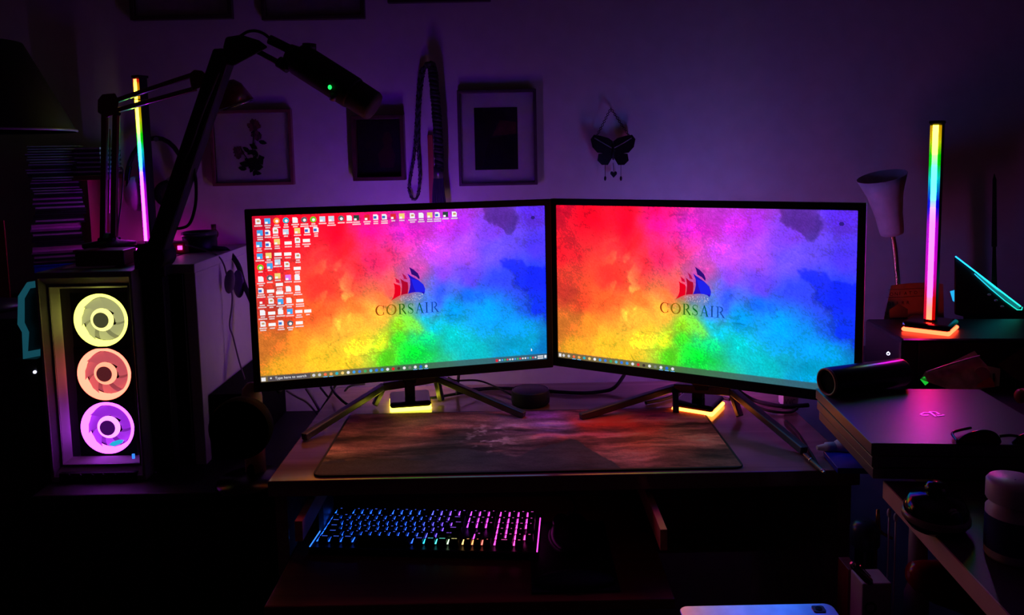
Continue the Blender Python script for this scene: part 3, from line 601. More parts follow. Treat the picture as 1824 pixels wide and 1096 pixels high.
# table lamp with a wide dark shade at the picture edge
lc = aty(-25, 235, 1.80); tl_ = thing('table_lamp', (lc.x, 1.775, SHZ), 'unlit lamp with a wide dark conical shade beside the disc cases', 'lamp')
part('base', MB().lathe([(.001, 0), (.075, 0), (.075, .012), (.02, .022), (.001, .024)], (lc.x, 1.775, SHZ)), DARKMETAL, tl_)
part('pole', MB().cyl((lc.x, 1.775, SHZ+.02), (lc.x, 1.775, lc.z+.06), .008), DARKMETAL, tl_)
part('shade', MB().lathe([(.196, 0), (.10, .20), (.097, .20), (.193, .001)], (lc.x, 1.775, lc.z), n=48), M('shade_cloth', (17, 11, 13), .8, var=.1), tl_, label='conical fabric shade')
part('shade_trim', MB().lathe([(.1945, -.002), (.198, -.002), (.198, .003), (.1945, .003), (.1945, -.002)], (lc.x, 1.775, lc.z), n=48), M('shade_trim', (120, 100, 130), .4), tl_)
part('spider', MB().bar((lc.x-.1, 1.775, lc.z+.19), (lc.x+.1, 1.775, lc.z+.19), .004, .004).cyl((lc.x, 1.775, lc.z+.05), (lc.x, 1.775, lc.z+.195), .005, n=8), DARKMETAL, tl_)

# angular gadget, its teal light put in as emission, and red box in the left edge
TEAL = EM('teal_light_emission', (.006, .060, .085), 1)
def gp(x, y, D=1.60): return aty(x, y, D)
gad = thing('game_console_shell', (gp(52, 660).x, 1.62, PZ0), 'teal angular plastic shell standing beside the fan-lit computer', 'game console')
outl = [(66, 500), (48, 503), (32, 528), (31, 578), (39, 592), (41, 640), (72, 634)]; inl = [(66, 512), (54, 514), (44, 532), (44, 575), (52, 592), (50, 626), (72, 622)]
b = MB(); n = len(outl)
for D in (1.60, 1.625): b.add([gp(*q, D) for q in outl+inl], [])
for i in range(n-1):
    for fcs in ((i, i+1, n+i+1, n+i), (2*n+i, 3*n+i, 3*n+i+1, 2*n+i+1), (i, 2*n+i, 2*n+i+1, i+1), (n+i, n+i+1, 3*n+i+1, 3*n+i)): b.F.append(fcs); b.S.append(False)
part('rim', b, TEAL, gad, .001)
b = MB().prism([(x, y) for x, y in inl+[(90, 622), (90, 512)]], 1.612, 1.622, lambda u, v, t: gp(u, v, t)); part('inner_panel', b, M('teal_dark', (14, 44, 48), .4), gad)
lo = gp(30, 642, 1.6); part('lower_body', MB().bb((gp(24, 640).x, 1.598, PZ0), (gp(66, 640).x, 1.66, gp(40, 640).z)), BLACK, gad, .002)
part('power_light', MB().cyl(gp(62, 663, 1.598), gp(62, 663, 1.594), .0035, n=12), EM('white_led', (1.6, 1.6, 2.2), 1), gad, label='small white power light')
single('red_box', MB().bb((gp(-60, 400, 1.82).x, 1.82, SHZ), (gp(7, 400, 1.82).x, 1.824, gp(0, 393, 1.82).z)), M('red_card', (150, 24, 26), .5), 'red box cut off by the picture edge beside the disc cases', 'box', bev=.001)

# ================================================================== THINGS ON TOP OF COMPUTER AND CABINET
single('red_case', MB().bb((aty(150, 470, 1.66).x, 1.625, PCTOP+.0005), (aty(236, 470, 1.66).x, 1.683, aty(190, 443, 1.66).z)), M('dark_red_leather', (74, 22, 26), .4, bump=.1), 'dark red flat case lying on top of the computer', 'case', bev=.003)
single('paper_sheet', MB().box((aty(140, 474, 1.61).x+.02, 1.625, PCTOP+.0012), (.10, .055, .0012), Matrix.Rotation(.12, 3, 'Z')), WHITEP, 'white paper slip at the front of the computer top', 'paper')
hub = aty(357, 449, 1.86); hubp = thing('round_hub', (hub.x, 1.86, CABTOP), 'round black speaker puck with raised rim on the white cabinet', 'speaker')
part('body', MB().lathe([(.001, .0005), (.036, .0005), (.039, .008), (.039, .040), (.001, .040)], (hub.x, 1.86, CABTOP)), BLACK, hubp)
part('rim', MB().lathe([(.033, .038), (.0405, .038), (.0405, .046), (.036, .048), (.033, .044)], (hub.x, 1.86, CABTOP)), M('rim_plastic', (60, 52, 66), .3), hubp)
b = aty(377, 418, 1.91); single('jack_plug', MB().cyl((b.x, 1.925, CABTOP+.0005), (b.x, 1.925, b.z-.008), .007).ell((b.x, 1.925, b.z), (.011, .011, .013)).cyl((b.x, 1.925, b.z+.008), (b.x, 1.925, b.z+.024), .006), M('plug_plastic', (70, 22, 30), .45), 'small dark upright plug standing behind the round puck', 'plug')
# glowing adapter added in place of the pink tower foot rim
ad = aty(305, 443, 1.80); adp = thing('foot_rim_standin', (ad.x, 1.80, CABTOP), 'small adapter glowing pink in place of the tower foot rim, beside the boom arm clamp', 'standin')
b0 = aty(284, 452, 1.80); b1 = aty(328, 431, 1.80)
part('body', MB().bb((b0.x, 1.80, CABTOP), (b1.x, 1.83, b1.z)), M('red_plastic', (150, 30, 60), .4), adp, .003)
for i, (yy0, yy1) in enumerate(((442, 438), (448, 444))):
    p0 = aty(287, yy0, 1.799); p1 = aty(300, yy1, 1.799); part('light', MB().bb((p0.x, 1.7975, p0.z), (p1.x, 1.80, p1.z)), EM('pink_rim_glow', (3.0, .15, 1.6), 1), adp, label='pink bar standing in for the glowing foot rim')
p0 = aty(317, 445, 1.799); p1 = aty(324, 438, 1.799); part('light', MB().bb((p0.x, 1.7975, p0.z), (p1.x, 1.80, p1.z)), EM('pink_rim_glow', (3.0, .15, 1.6), 1), adp, label='pink bar standing in for the glowing foot rim')

# ================================================================== BOOM ARM AND MICROPHONE
arm = thing('boom_arm', (aty(270, 470, 1.61).x, 1.62, PZ0), 'thick black microphone boom arm rising from beside the computer', 'boom arm')
bx = PX1-.004; A0 = aty(278, 455, 1.60); A1 = aty(402, 92, 1.52)
part('clamp', MB().bb((aty(243, 452, 1.6).x, 1.585, CABTOP-.02), (aty(297, 452, 1.6).x, 1.625, A0.z+.012)), MATTE, arm, .003)
part('post', MB().bb((aty(256, 480, 1.60).x, 1.59, PZ0), (aty(292, 480, 1.60).x, 1.622, CABTOP-.02)), MATTE, arm, .004)
part('joint', MB().cyl(A0+Vector((0, -.03, 0)), A0+Vector((0, .03, 0)), .030), MATTE, arm)
part('lower_arm', MB().bar(A0, A1, .036, .040, (0, 1, 0)), MATTE, arm, .005)
E1 = aty(425, 78, 1.50)
part('elbow', MB().prism([(398, 82), (402, 66), (430, 62), (462, 72), (478, 84), (440, 105), (416, 118), (396, 112)], 1.49, 1.535, lambda u, v, t: aty(u, v, t)), MATTE, arm, .004)
part('upper_rod', MB().cyl(aty(452, 88, 1.512), aty(508, 118, 1.50), .0055), DARKMETAL, arm)
part('rod_collar', MB().cyl(aty(497, 110, 1.502), aty(514, 121, 1.498), .011), BLACK, arm)
rod = MB().tube([aty(389, 128, 1.49), aty(358, 205, 1.515), aty(340, 258, 1.53), aty(326, 290, 1.545), aty(318, 330, 1.56)], .0035); part('arm_cable', rod, RUBBER, arm)
part('arm_cable', MB().tube([aty(345, 300, 1.56), aty(349, 325, 1.58), aty(348, 365, 1.59), aty(338, 398, 1.60), aty(320, 407, 1.60), aty(300, 405, 1.60)], .0032), RUBBER, arm)
mic = thing('microphone', aty(590, 200, 1.50), 'black cylindrical microphone with a green light hanging from the boom arm', 'microphone')
m0, m1, m2, m3 = aty(513, 94, 1.50), aty(531, 104, 1.50), aty(627, 165, 1.485), aty(667, 191, 1.48)
ax = (m3-m1).normalized()
part('body', MB().rings([m1-ax*.004, m1, m1+ax*.006, m2, m2+ax*.004], [.022, .030, .0315, .0315, .030], 32), MATTE, mic)
part('grille', MB().rings([m2, m2+ax*.004, m3-ax*.006, m3, m3+ax*.002], [.028, .029, .029, .026, .018], 32), M('mic_mesh', (24, 24, 26), .6, bump=.6, scale=900), mic)
part('end_cap', MB().rings([m0, m1], [.018, .022], 24), MATTE, mic)
part('mount', MB().bar(aty(506, 116, 1.497), aty(524, 122, 1.495), .014, .014), BLACK, mic, .002)
part('mount_knob', MB().cyl(aty(551, 78, 1.50), aty(551, 90, 1.50), .013), BLACK, mic)
part('plug', MB().cyl(aty(480, 70, 1.50), aty(516, 88, 1.50), .009), BLACK, mic)
part('status_light', MB().ell(aty(587.5, 155.5, 1.4535), (.0036, .002, .0042)), EM('green_led', (.02, 1.6, .2), 1), mic, label='green status light')
part('gain_dial', MB().cyl(aty(595, 168, 1.458), aty(592, 178, 1.463), .006), DARKMETAL, mic)
part('cable', MB().tube([aty(426, 66, 1.50), aty(440, 57, 1.50), aty(455, 55, 1.50), aty(470, 60, 1.50), aty(482, 70, 1.50)], .0028), RUBBER, mic)

# ================================================================== RED ANGLEPOISE LAMP
RED = M('red_enamel', (96, 22, 30), .3, coat=.4)
LD = 1.74
lamp = thing('desk_lamp', (aty(195, 440, LD).x, LD, PCTOP), 'dark red jointed desk lamp arching over the light tower', 'lamp')
lb = aty(195, 430, LD)
part('base', MB().lathe([(.001, 0), (.055, 0), (.055, .008), (.02, .014), (.012, .03), (.001, .03)], (lb.x, LD, PCTOP+.0005+.03)), MATTE, lamp)
part('clamp', MB().bb((lb.x-.018, LD-.02, PCTOP+.0005), (lb.x+.018, LD+.02, lb.z+.01)), MATTE, lamp, .004)
part('lower_rod', MB().bar(aty(184, 425, LD), aty(187, 190, LD), .012, .012, (0, 1, 0)), RED, lamp, .002)
part('lower_rod', MB().bar(aty(203, 425, LD), aty(207, 195, LD), .012, .012, (0, 1, 0)), RED, lamp, .002)
part('rod_spring', MB().cyl(aty(194, 380, LD), aty(196, 230, LD), .0015, n=6), STEEL, lamp)
part('elbow', MB().prism([(174, 178), (182, 168), (205, 166), (212, 180), (208, 202), (190, 210), (174, 200)], LD-.012, LD+.012, lambda u, v, t: aty(u, v, t)), RED, lamp, .002)
part('knob', MB().cyl(aty(212, 203, LD-.02), aty(212, 203, LD+.0), .004, n=10), CHROME, lamp)
part('upper_rod', MB().bar(aty(205, 180, LD), aty(345, 133, LD-.06), .010, .012, (0, 1, 0)), RED, lamp, .002)
part('upper_rod', MB().bar(aty(208, 197, LD), aty(348, 158, LD-.06), .010, .012, (0, 1, 0)), RED, lamp, .002)
part('rod_spring', MB().cyl(aty(215, 176, LD), aty(270, 178, LD-.03), .0012, n=6), STEEL, lamp)
part('head_joint', MB().prism([(336, 132), (346, 124), (360, 126), (372, 136), (366, 152), (342, 162)], LD-.075, LD-.045, lambda u, v, t: aty(u, v, t)), RED, lamp, .002)
part('head_arm', MB().bar(aty(362, 140, LD-.06), aty(402, 165, LD-.08), .012, .012, (0, 1, 0)), RED, lamp, .002)
sc0 = aty(414, 188, LD-.09); Rs = (Euler((0, -.27, 0)).to_matrix() @ Euler((.20, 0, 0)).to_matrix())
part('shade', MB().lathe([(.004, .052), (.022, .050), (.034, .038), (.046, .0), (.0445, 0), (.032, .036), (.02, .047)], sc0, Rs, 36), RED, lamp, label='dark red metal shade')
part('shade_rim', MB().lathe([(.0445, -.002), (.047, -.002), (.047, .002), (.0445, .002)], sc0, Rs, 36), CHROME, lamp)
part('cord', MB().tube([aty(210, 300, LD+.006), aty(219, 302, LD+.006), aty(217, 350, LD+.006), aty(212, 390, LD+.006), aty(208, 425, LD+.006)], .0018), M('cord_purple', (120, 110, 130), .4), lamp)
# headphones on a wall peg
hd = thing('headphones', aty(272, 390, 1.955), 'white over-ear headphones hanging behind the light tower', 'headphones')
hc = aty(278, 318, 1.955)
b = MB(); pts = [aty(278+52*math.cos(a), 322-76*math.sin(a), 1.965) for a in [PI*i/14 for i in range(15)]]; b.rings(pts, [.006]*15, 8); part('headband', b, M('headband_dark', (30, 28, 34), .4), hd)
for sx, px in ((-1, 246), (1, 312)):
    p0 = aty(px, 345, 1.94); part('ear_cup', MB().ell(p0, (.035, .022, .045)), M('ear_cup_white', (190, 180, 190), .35), hd)
    part('ear_pad', MB().lathe([(.018, 0), (.030, -.004), (.034, .006), (.030, .014), (.018, .012)], aty(px+sx*-12, 345, 1.935), Euler((PI/2, 0, 0)).to_matrix() @ Euler((0, sx*.5, 0)).to_matrix()), MATTE, hd)
part('yoke', MB().tube([aty(232, 296, 1.935), aty(228, 320, 1.93), aty(230, 350, 1.93), aty(236, 358, 1.935)], .005), GLOSS, hd)
part('peg', MB().cyl(aty(278, 248, 1.955), aty(278, 248, WALL+.0)+Vector((0, .001, 0)), .006), STEEL, hd)

# ================================================================== CABLES ON THE CABINET SIDE
single('thick_cable', MB().tube([aty(330, 440, 1.84)+Vector((0, 0, .004)), (hub.x+.047, 1.85, CABTOP+.006), aty(396, 447, 1.86)+Vector((.012, 0, 0)), aty(412, 472, 1.85)+Vector((.016, 0, 0)), aty(425, 505, 1.84)+Vector((.012, 0, 0)), aty(436, 545, 1.82)+Vector((.02, 0, 0)), aty(447, 590, 1.80)+Vector((.02, 0, 0)), aty(462, 640, 1.76), aty(500, 700, 1.72)], .0062, 10), RUBBER, 'thick black cable draped from the puck over the cabinet side', 'cable')
cd = thing('switch_cord', aty(420, 560, 1.80), 'thin cord with an inline oval switch hanging on the cabinet side', 'cord')
part('cord', MB().tube([aty(330, 436, 1.80), aty(365, 446, 1.79), aty(388, 456, 1.77), aty(398, 470, 1.765), aty(404, 490, 1.765), aty(413, 522, 1.765), aty(413, 545, 1.765), aty(409, 580, 1.765), aty(415, 600, 1.765), aty(425, 640, 1.76), aty(436, 676, 1.74)], .0018), M('cord_grey', (92, 74, 92), .5), cd)
part('switch', MB().ell(aty(409, 502, 1.765), (.012, .008, .028), Euler((0, .14, 0)).to_matrix()), M('cord_grey', (92, 74, 92), .5), cd)
single('oval_tag', MB().ell(aty(427, 505, 1.845)-Vector((0, .008, 0)), (.014, .006, .034)), M('oval_plastic', (70, 36, 92), .35), 'dark violet oval plastic tag hanging beside the thick cable', 'tag')

# ================================================================== WALL PICTURES
def picture(x0, y0, x1, y1, frame_mat, label, border=.012, matw=0., mat_col=None, depth=.018, art=None, artbox=None):
    a = aty(x0, y1, WALL-depth); b = aty(x1, y0, WALL-depth); W2, H2 = b.x-a.x, b.z-a.z; c = (a+b)/2
    t = thing('picture', (c.x, WALL-.001, a.z), label, 'picture')
    f = lambda u, v, q: Vector((c.x+u, WALL-.001-q, c.z+v))
    part('frame', MB().frame(W2, H2, W2-2*border, H2-2*border, 0, depth, f), frame_mat, t, .0015)
    part('mount', MB().bb((c.x-W2/2+border, WALL-.006, c.z-H2/2+border), (c.x+W2/2-border, WALL-.002, c.z+H2/2-border)), mat_col, t)
    if art: art(t, f, W2, H2)
    part('glass', MB().bb((c.x-W2/2+border, WALL-.0125, c.z-H2/2+border), (c.x+W2/2-border, WALL-.0105, c.z+H2/2-border)), M('picture_glass', (255, 255, 255), .02, trans=1., ior=1.2, var=0), t)
    return t
PAPER = M('picture_paper', (226, 220, 226), .7, var=.04)
def leafpoly(L, wd): return [(0, 0), (L*.25, wd*.8), (L*.55, wd), (L*.85, wd*.5), (L, 0), (L*.85, -wd*.5), (L*.55, -wd), (L*.25, -wd*.8)]
def flowers(t, f, W2, H2):
    rn = random.Random(4); gm = M('print_leaf', (40, 46, 52), .8); rm = M('print_rose', (150, 86, 100), .8); dm = M('print_rose_dark', (112, 60, 78), .8)
    def leaf(u, v, a, L, wd, m, nm):
        ca, sa = math.cos(a), math.sin(a); part(nm, MB().prism([(u+x*ca-y*sa, v+x*sa+y*ca) for x, y in leafpoly(L, wd)], .0065, .0069+rn.random()*.0012, lambda p, q, r: f(p, q, r)), m, t)
    part('stem', MB().tube([f(.008, -.055, .0072), f(.0, -.01, .0072), f(.006, .045, .0072)], .0012, 5), gm, t); part('stem', MB().tube([f(.002, -.05, .0072), f(-.02, -.02, .0072), f(-.03, .0, .0072)], .0012, 5), gm, t)
    for k in range(26):
        h = -.064+.115*rn.random(); leaf(.004+(rn.random()-.5)*.03, h, rn.random()*6.3, .016+.008*rn.random(), .0055, gm, 'leaf')
    for k in range(10): leaf((rn.random()-.5)*.05, -.055+.012*rn.random(), PI*rn.random(), .022, .006, gm, 'leaf')
    for (u, v, n, r) in ((-.036, -.010, 16, .016), (.006, .056, 16, .016), (.010, .03, 12, .013)):
        for k in range(n): leaf(u+(rn.random()-.5)*.006, v+(rn.random()-.5)*.006, k*2.4, r, .005, rm if k % 2 else dm, 'petal')
picture(379, 194, 517, 332, WOOD('frame_mauve', (104, 52, 62), (128, 68, 74), .35), 'framed flower print with roses, below the boom arm', .008, art=flowers, mat_col=PAPER)
def portrait(t, f, W2, H2):
    dk = M('print_dark', (14, 8, 8), .6); part('print', MB().prism([(-W2/2+.012, -H2/2+.012), (W2/2-.012, -H2/2+.012), (W2/2-.012, H2/2-.012), (-W2/2+.012, H2/2-.012)], .0062, .0066, f), dk, t)
    sk = M('print_figure', (70, 22, 20), .6); part('figure', MB().prism([(.0, -.05), (.035, -.05), (.04, -.02), (.03, .005), (.034, .02), (.026, .04), (.014, .04), (.008, .022), (.012, .004), (-.005, -.015)], .0068, .0072, f), sk, t)
    part('figure', MB().prism([(-.035, -.0), (-.025, .0), (-.02, .012), (-.03, .018), (-.036, .01)], .0068, .0072, f), M('print_figure2', (40, 18, 14), .6), t)
picture(629, 204, 718, 323, WOOD('frame_brown', (60, 30, 28), (80, 42, 36), .4), 'small dark framed picture with a dim figure, beside the hanging ropes', .010, depth=.030, art=portrait, mat_col=M('mount_dark', (20, 14, 16), .7))
def cityphoto(t, f, W2, H2):
    a = aty(847, 303, WALL); b = aty(921, 191, WALL); c0 = f(0, 0, 0); u0, u1, v0, v1 = a.x-c0.x, b.x-c0.x, a.z-c0.z, b.z-c0.z
    pm = M('photo_dark', (30, 24, 34), .35, var=.7, scale=30); part('print', MB().prism([(u0, v0), (u1, v0), (u1, v1), (u0, v1)], .0062, .0068, f), pm, t)
    part('figure', MB().prism([(u0+.02, v0), (u1-.01, v0), (u1-.01, v0+.07), (u1-.03, v0+.085), (u0+.04, v0+.08), (u0+.028, v0+.05)], .007, .0075, f), M('photo_black', (6, 6, 9), .5), t)
    part('figure', MB().prism([(u0+.045, v0+.085), (u1-.003, v0+.09), (u1-.003, v0+.12), (u0+.065, v0+.125)], .007, .0075, f), M('photo_red', (96, 40, 40), .5, var=.5, scale=60), t)
picture(818, 158, 955, 332, WOOD('frame_violet', (70, 44, 62), (84, 54, 74), .4), 'framed dark photograph in a wide pale mount, between ropes and butterfly chime', .0075, art=cityphoto, mat_col=PAPER)
FD = WOOD('frame_dark', (54, 34, 38), (66, 42, 46), .45); PD = M('picture_dim', (176, 160, 170), .7)
picture(232, -60, 408, 36, FD, 'framed picture cut by the top edge above the red lamp', .010, mat_col=PD)
picture(466, -60, 646, 36, FD, 'framed picture cut by the top edge above the microphone', .010, mat_col=PD)
picture(690, -90, 872, 5, FD, 'picture whose bottom frame just shows at the top edge above the ropes', .010, mat_col=PD)

# ================================================================== HANGING ROPES AND STICK
def twist(mbs, pts, r, turns):
    p = [Vector(q) for q in pts]; N = 90; cs = []
    L = [0]
    for a, b in zip(p, p[1:]): L.append(L[-1]+(b-a).length)
    def at(s):
        for i in range(len(p)-1):
            if s <= L[i+1] or i == len(p)-2:
                t = (s-L[i])/(L[i+1]-L[i]); p0 = p[max(0, i-1)]; p3 = p[min(len(p)-1, i+2)]
                return .5*((2*p[i])+(p[i+1]-p0)*t+(2*p0-5*p[i]+4*p[i+1]-p3)*t*t+(3*p[i]-p0-3*p[i+1]+p3)*t**3)
    for m, ph in zip(mbs, (0, PI)):
        c = []
        for i in range(N+1):
            s = L[-1]*i/N; a = ph+turns*2*PI*i/N; c.append(at(s)+Vector((math.cos(a), math.sin(a), .25*math.cos(a)))*r*.55)
        m.rings(c, [r*.72]*len(c), 7)
RD = WALL-.02
ropeA = thing('braided_leash', aty(755, 300, RD), 'black and grey braided leash hanging in a long thin loop', 'leash')
m1_, m2_ = MB(), MB(); twist((m1_, m2_), [aty(766, 116, RD), aty(752, 122, RD), aty(746, 150, RD), aty(741, 230, RD), aty(738, 275, RD), aty(731, 318, RD), aty(729, 340, RD), aty(737, 356, RD), aty(745, 346, RD), aty(748, 310, RD), aty(745, 260, RD), aty(748, 180, RD), aty(756, 124, RD), aty(766, 118, RD)], .0042, 34)
part('strand', m1_, MATTE, ropeA); part('strand', m2_, M('rope_grey', (70, 62, 76), .7), ropeA)
ropeB = thing('thick_rope', aty(780, 330, RD), 'thick dark twisted rope hanging over the wooden stick, frayed at its end', 'rope')
m1_, m2_ = MB(), MB(); twist((m1_, m2_), [aty(764, 114, RD-.012), aty(770, 122, RD-.014), aty(774, 160, RD-.02), aty(779, 220, RD-.02), aty(782, 280, RD-.02), aty(782, 305, RD-.02)], .0105, 14)
part('strand', m1_, MATTE, ropeB); part('strand', m2_, M('rope_dark', (44, 34, 44), .7), ropeB)
part('ferrule', MB().cyl(aty(781, 298, RD-.02), aty(781, 318, RD-.02), .0125), DARKMETAL, ropeB)
for k in range(7): part('tassel', MB().tube([aty(774+2.4*k, 316, RD-.02+.002*(k % 2)), aty(772+3.0*k, 340, RD-.022), aty(771+3.9*k, 372, RD-.02)], .0028, 6), M('tassel', (34, 20, 50), .6), ropeB)
single('wooden_stick', MB().bb((aty(763, 300, WALL-.012).x, WALL-.012, aty(770, 400, WALL-.012).z), (aty(772, 300, WALL-.012).x, WALL-.002, aty(770, 240, WALL-.012).z)), WOOD('stick_wood', (150, 58, 40), (172, 76, 52), .5, 3, 2), 'reddish flat wooden stick hanging behind the thick rope', 'stick', bev=.001)
single('wall_hook', MB().cyl(aty(765, 118, WALL), aty(765, 118, WALL-.045), .0045).cyl(aty(765, 118, WALL-.04), aty(765, 112, WALL-.045), .004), DARKMETAL, 'small metal wall hook holding the ropes', 'hook')

# ================================================================== BUTTERFLY CHIME
CH = WALL-.03; bc = thing('butterfly_chime', aty(1092, 320, CH), 'dark metal butterfly wind chime hanging on two chains from the wall', 'wind chime')
BM = M('butterfly_metal', (36, 24, 34), .35, metal=.5)
for s in (-1, 1):
    up = [(0, 252), (8*s, 246), (22*s, 242), (34*s, 240), (40*s, 248), (37*s, 262), (28*s, 272), (14*s, 274), (2*s, 268)]
    lo_ = [(1*s, 268), (14*s, 273), (26*s, 274), (28*s, 286), (20*s, 294), (9*s, 294), (2*s, 282)]
    X = lambda u, v, t: aty(1092+u, v, t-abs(u)*.0003)
    part('upper_wing', MB().prism(up, CH-.002, CH+.001, X), BM, bc); part('lower_wing', MB().prism(lo_, CH-.002, CH+.001, X), BM, bc)
    part('wing_rib', MB().tube([X(2*s, 264, CH-.003), X(16*s, 256, CH-.003), X(33*s, 246, CH-.003)], .0012, 5), STEEL, bc)
    b = MB(); p0, p1 = aty(1088, 193, CH), aty(1092+29*s, 243, CH)
    for k in range(16): q = p0.lerp(p1, (k+.5)/16); b.lathe([(.0028, -.0008), (.0036, 0), (.0028, .0008), (.0020, 0), (.0028, -.0008)], q, Euler((PI/2*(k % 2), .5*s, 0)).to_matrix(), 8)
    part('chain', b, BM, bc)
    part('string', MB().cyl(X(14*s, 294, CH), X(14*s, 316, CH), .0007, n=5), BM, bc); part('drop', MB().ell(X(14*s, 318, CH), (.003, .003, .006)), BM, bc)
part('body', MB().ell(aty(1092, 270, CH-.004), (.004, .004, .022)), BM, bc)
part('string', MB().cyl(aty(1092, 290, CH), aty(1093, 308, CH), .0007, n=5), BM, bc)
part('heart', MB().prism([(0, 317), (-6, 310), (-5.5, 306), (-2.5, 305), (0, 308), (2.5, 305), (5.5, 306), (6, 310)], CH-.002, CH+.002, lambda u, v, t: aty(1093+u, v, t)), BM, bc)
part('nail', MB().cyl(aty(1088, 192, CH-.004), aty(1088, 192, WALL), .002, n=8), STEEL, bc)

# ================================================================== RIGHT TABLE
TH = -.098                                            # the table is turned a little against the wall
e0, e1 = atz(1586, 868, TABLE), atz(1800, 1096, TABLE)
TH = math.atan2(-(e0.x-e1.x), e0.y-e1.y)
Rt = Matrix.Rotation(TH, 3, 'Z'); orgt = Vector((e0.x, e0.y, TABLE))
def tw(a, b, c=0.): return orgt+Rt @ Vector((a, b, c))   # table frame: a to the right of its edge, b into the room
table = thing('side_table', tw(.4, -.2, -TABLE), 'pale-edged table carrying the game console and light tower', 'table', TH)
ptop = lambda mb_, n_, m_, bv=.001, **k: part(n_, mb_, m_, table, bv, local=True, **k)
inv_t = WM[table.name].inverted()
def tl3(a, b, c): return inv_t @ tw(a, b, c)
ptop(MB().box((tl3(0, -.62, -.0125)+tl3(.82, .02, -.0125))/2, (.82, .64, .025)).box((tl3(.07, .02, -.0125)+tl3(.82, .80, -.0125))/2, (.75, .78, .025)), 'top', M('table_top', (64, 50, 62), .5), .0)
ptop(MB().box((tl3(-.0012, -.62, -.0125)+tl3(-.0012, .02, -.0125))/2, (.0022, .64, .025)), 'edge_band', M('edge_band', (214, 176, 158), .55, var=.04), 0, label='pale wood edge band')
for a, b in ((.70, .70), (.78, -.58), (.78, .70), (.35, -.58)): ptop(MB().box((tl3(a, b, -TABLE)+tl3(a, b, -.026))/2, (.045, .045, TABLE-.026)), 'leg', DARKWOOD, .002)

# game console
cw = lambda a, b, c: tw(a, b, c)
console = thing('game_console', tw(.135, .15, 0), 'flat black game console in three layers on the side table', 'game console', TH)
CON = M('console_plastic', (74, 68, 78), .42, var=.04, spec=1.); CONS = M('console_side', (92, 78, 66), .45, var=.05)
ic = WM[console.name].inverted()
cb, cfr = atz(1455, 692, TABLE+.057), atz(1550, 790, TABLE+.057)
cbl = Rt.inverted() @ (cb-orgt); cfl = Rt.inverted() @ (cfr-orgt); ca = (cbl.x+cfl.x)/2; cdep = cbl.y-cfl.y
br = Rt.inverted() @ (atz(1745, 692, TABLE+.057)-orgt); cwid = br.x-cbl.x
for i, (z0, z1, ins) in enumerate(((.002, .0175, .010), (.0205, .036, .004), (.039, .057, 0.))):
    c0 = ic @ cw(ca+cwid/2, (cbl.y+cfl.y)/2, (z0+z1)/2)
    sh = .008
    b = MB(); hw, hd2, hz2 = cwid/2-ins*.5, cdep/2-ins*.5, (z1-z0)/2
    b.box(c0, (2*hw, 2*hd2, 2*hz2)); part('layer', b, CON, console, .0012, True)
for z0 in (.0175, .036): c0 = ic @ cw(ca+cwid/2, (cbl.y+cfl.y)/2, z0+.0015); part('groove', MB().box(c0, (cwid-.03, cdep-.03, .0032)), MATTE, console, 0, True)
for a, b in ((.04, .04), (cwid-.04, .04), (.04, cdep-.04), (cwid-.04, cdep-.04)): part('foot', MB().cyl(ic @ cw(ca+a, cfl.y+b, .0003), ic @ cw(ca+a, cfl.y+b, .003), .012), RUBBER, console, 0, True)
# emblem on the lid (an upright stroke crossing a flat swirl)
lg = Rt.inverted() @ (atz(1658, 739, TABLE+.057)-orgt); Z = .0576
EMB = M('emblem_metal', (250, 240, 250), .3, metal=.9)
for pts, ws in (([(-.013, -.001), (-.006, .006), (.004, .005), (.001, .0)], .0016), ([(-.013, -.001), (-.011, -.004), (-.004, -.003)], .0016), ([(.002, -.008), (.003, .010), (.010, .008), (.011, .001), (.006, .0)], .0022), ([(.005, -.006), (.015, -.003), (.014, .0)], .0016)):
    b = MB(); fl_ = [(u*1.25, v*1.25) for u, v in pts]
    for qd in ribbon(fl_, [ws*1.3]*len(fl_)): b.prism(qd, .0571, .0578, lambda u, v, t: ic @ cw(lg.x+u, lg.y+v, t))
    part('emblem_stroke', b, EMB, console, 0, True, label='shiny emblem stroke on the lid')

# sunglasses on the console's front edge
def tz(px, py, z): return atz(px, py, z)
sg = thing('sunglasses', tz(1745, 790, TABLE+.058), 'brown-tinted sunglasses resting on the front edge of the game console', 'sunglasses')
for c0 in (1746, 1846):
    pts = [(-42, 6), (-30, -6), (-14, -14), (6, -18), (24, -14), (34, -2), (34, 6), (20, 8)]
    X = lambda u, v, t: atz(c0+u, 792, TABLE+.058)+Vector((0, t, -.00075*(v-8)))
    part('lens', MB().prism(pts, 0, .0015, X), M('brown_lens', (82, 30, 34), .1, var=.05), sg)
    part('rim', MB().tube([X(*q, .0007) for q in pts+pts[:1]], .0018, 6), GLOSS, sg)
part('bridge', MB().tube([atz(1780, 792, TABLE+.058)+Vector((0, 0, .012)), atz(1796, 792, TABLE+.058)+Vector((0, -.002, .014)), atz(1812, 792, TABLE+.058)+Vector((0, 0, .012))], .002, 6), GLOSS, sg)
part('temple', MB().tube([atz(1706, 792, TABLE+.058)+Vector((0, 0, .004)), atz(1718, 792, TABLE+.058)+Vector((0, .03, .006)), atz(1770, 792, TABLE+.058)+Vector((0, .055, .004))], .002, 6), GLOSS, sg)

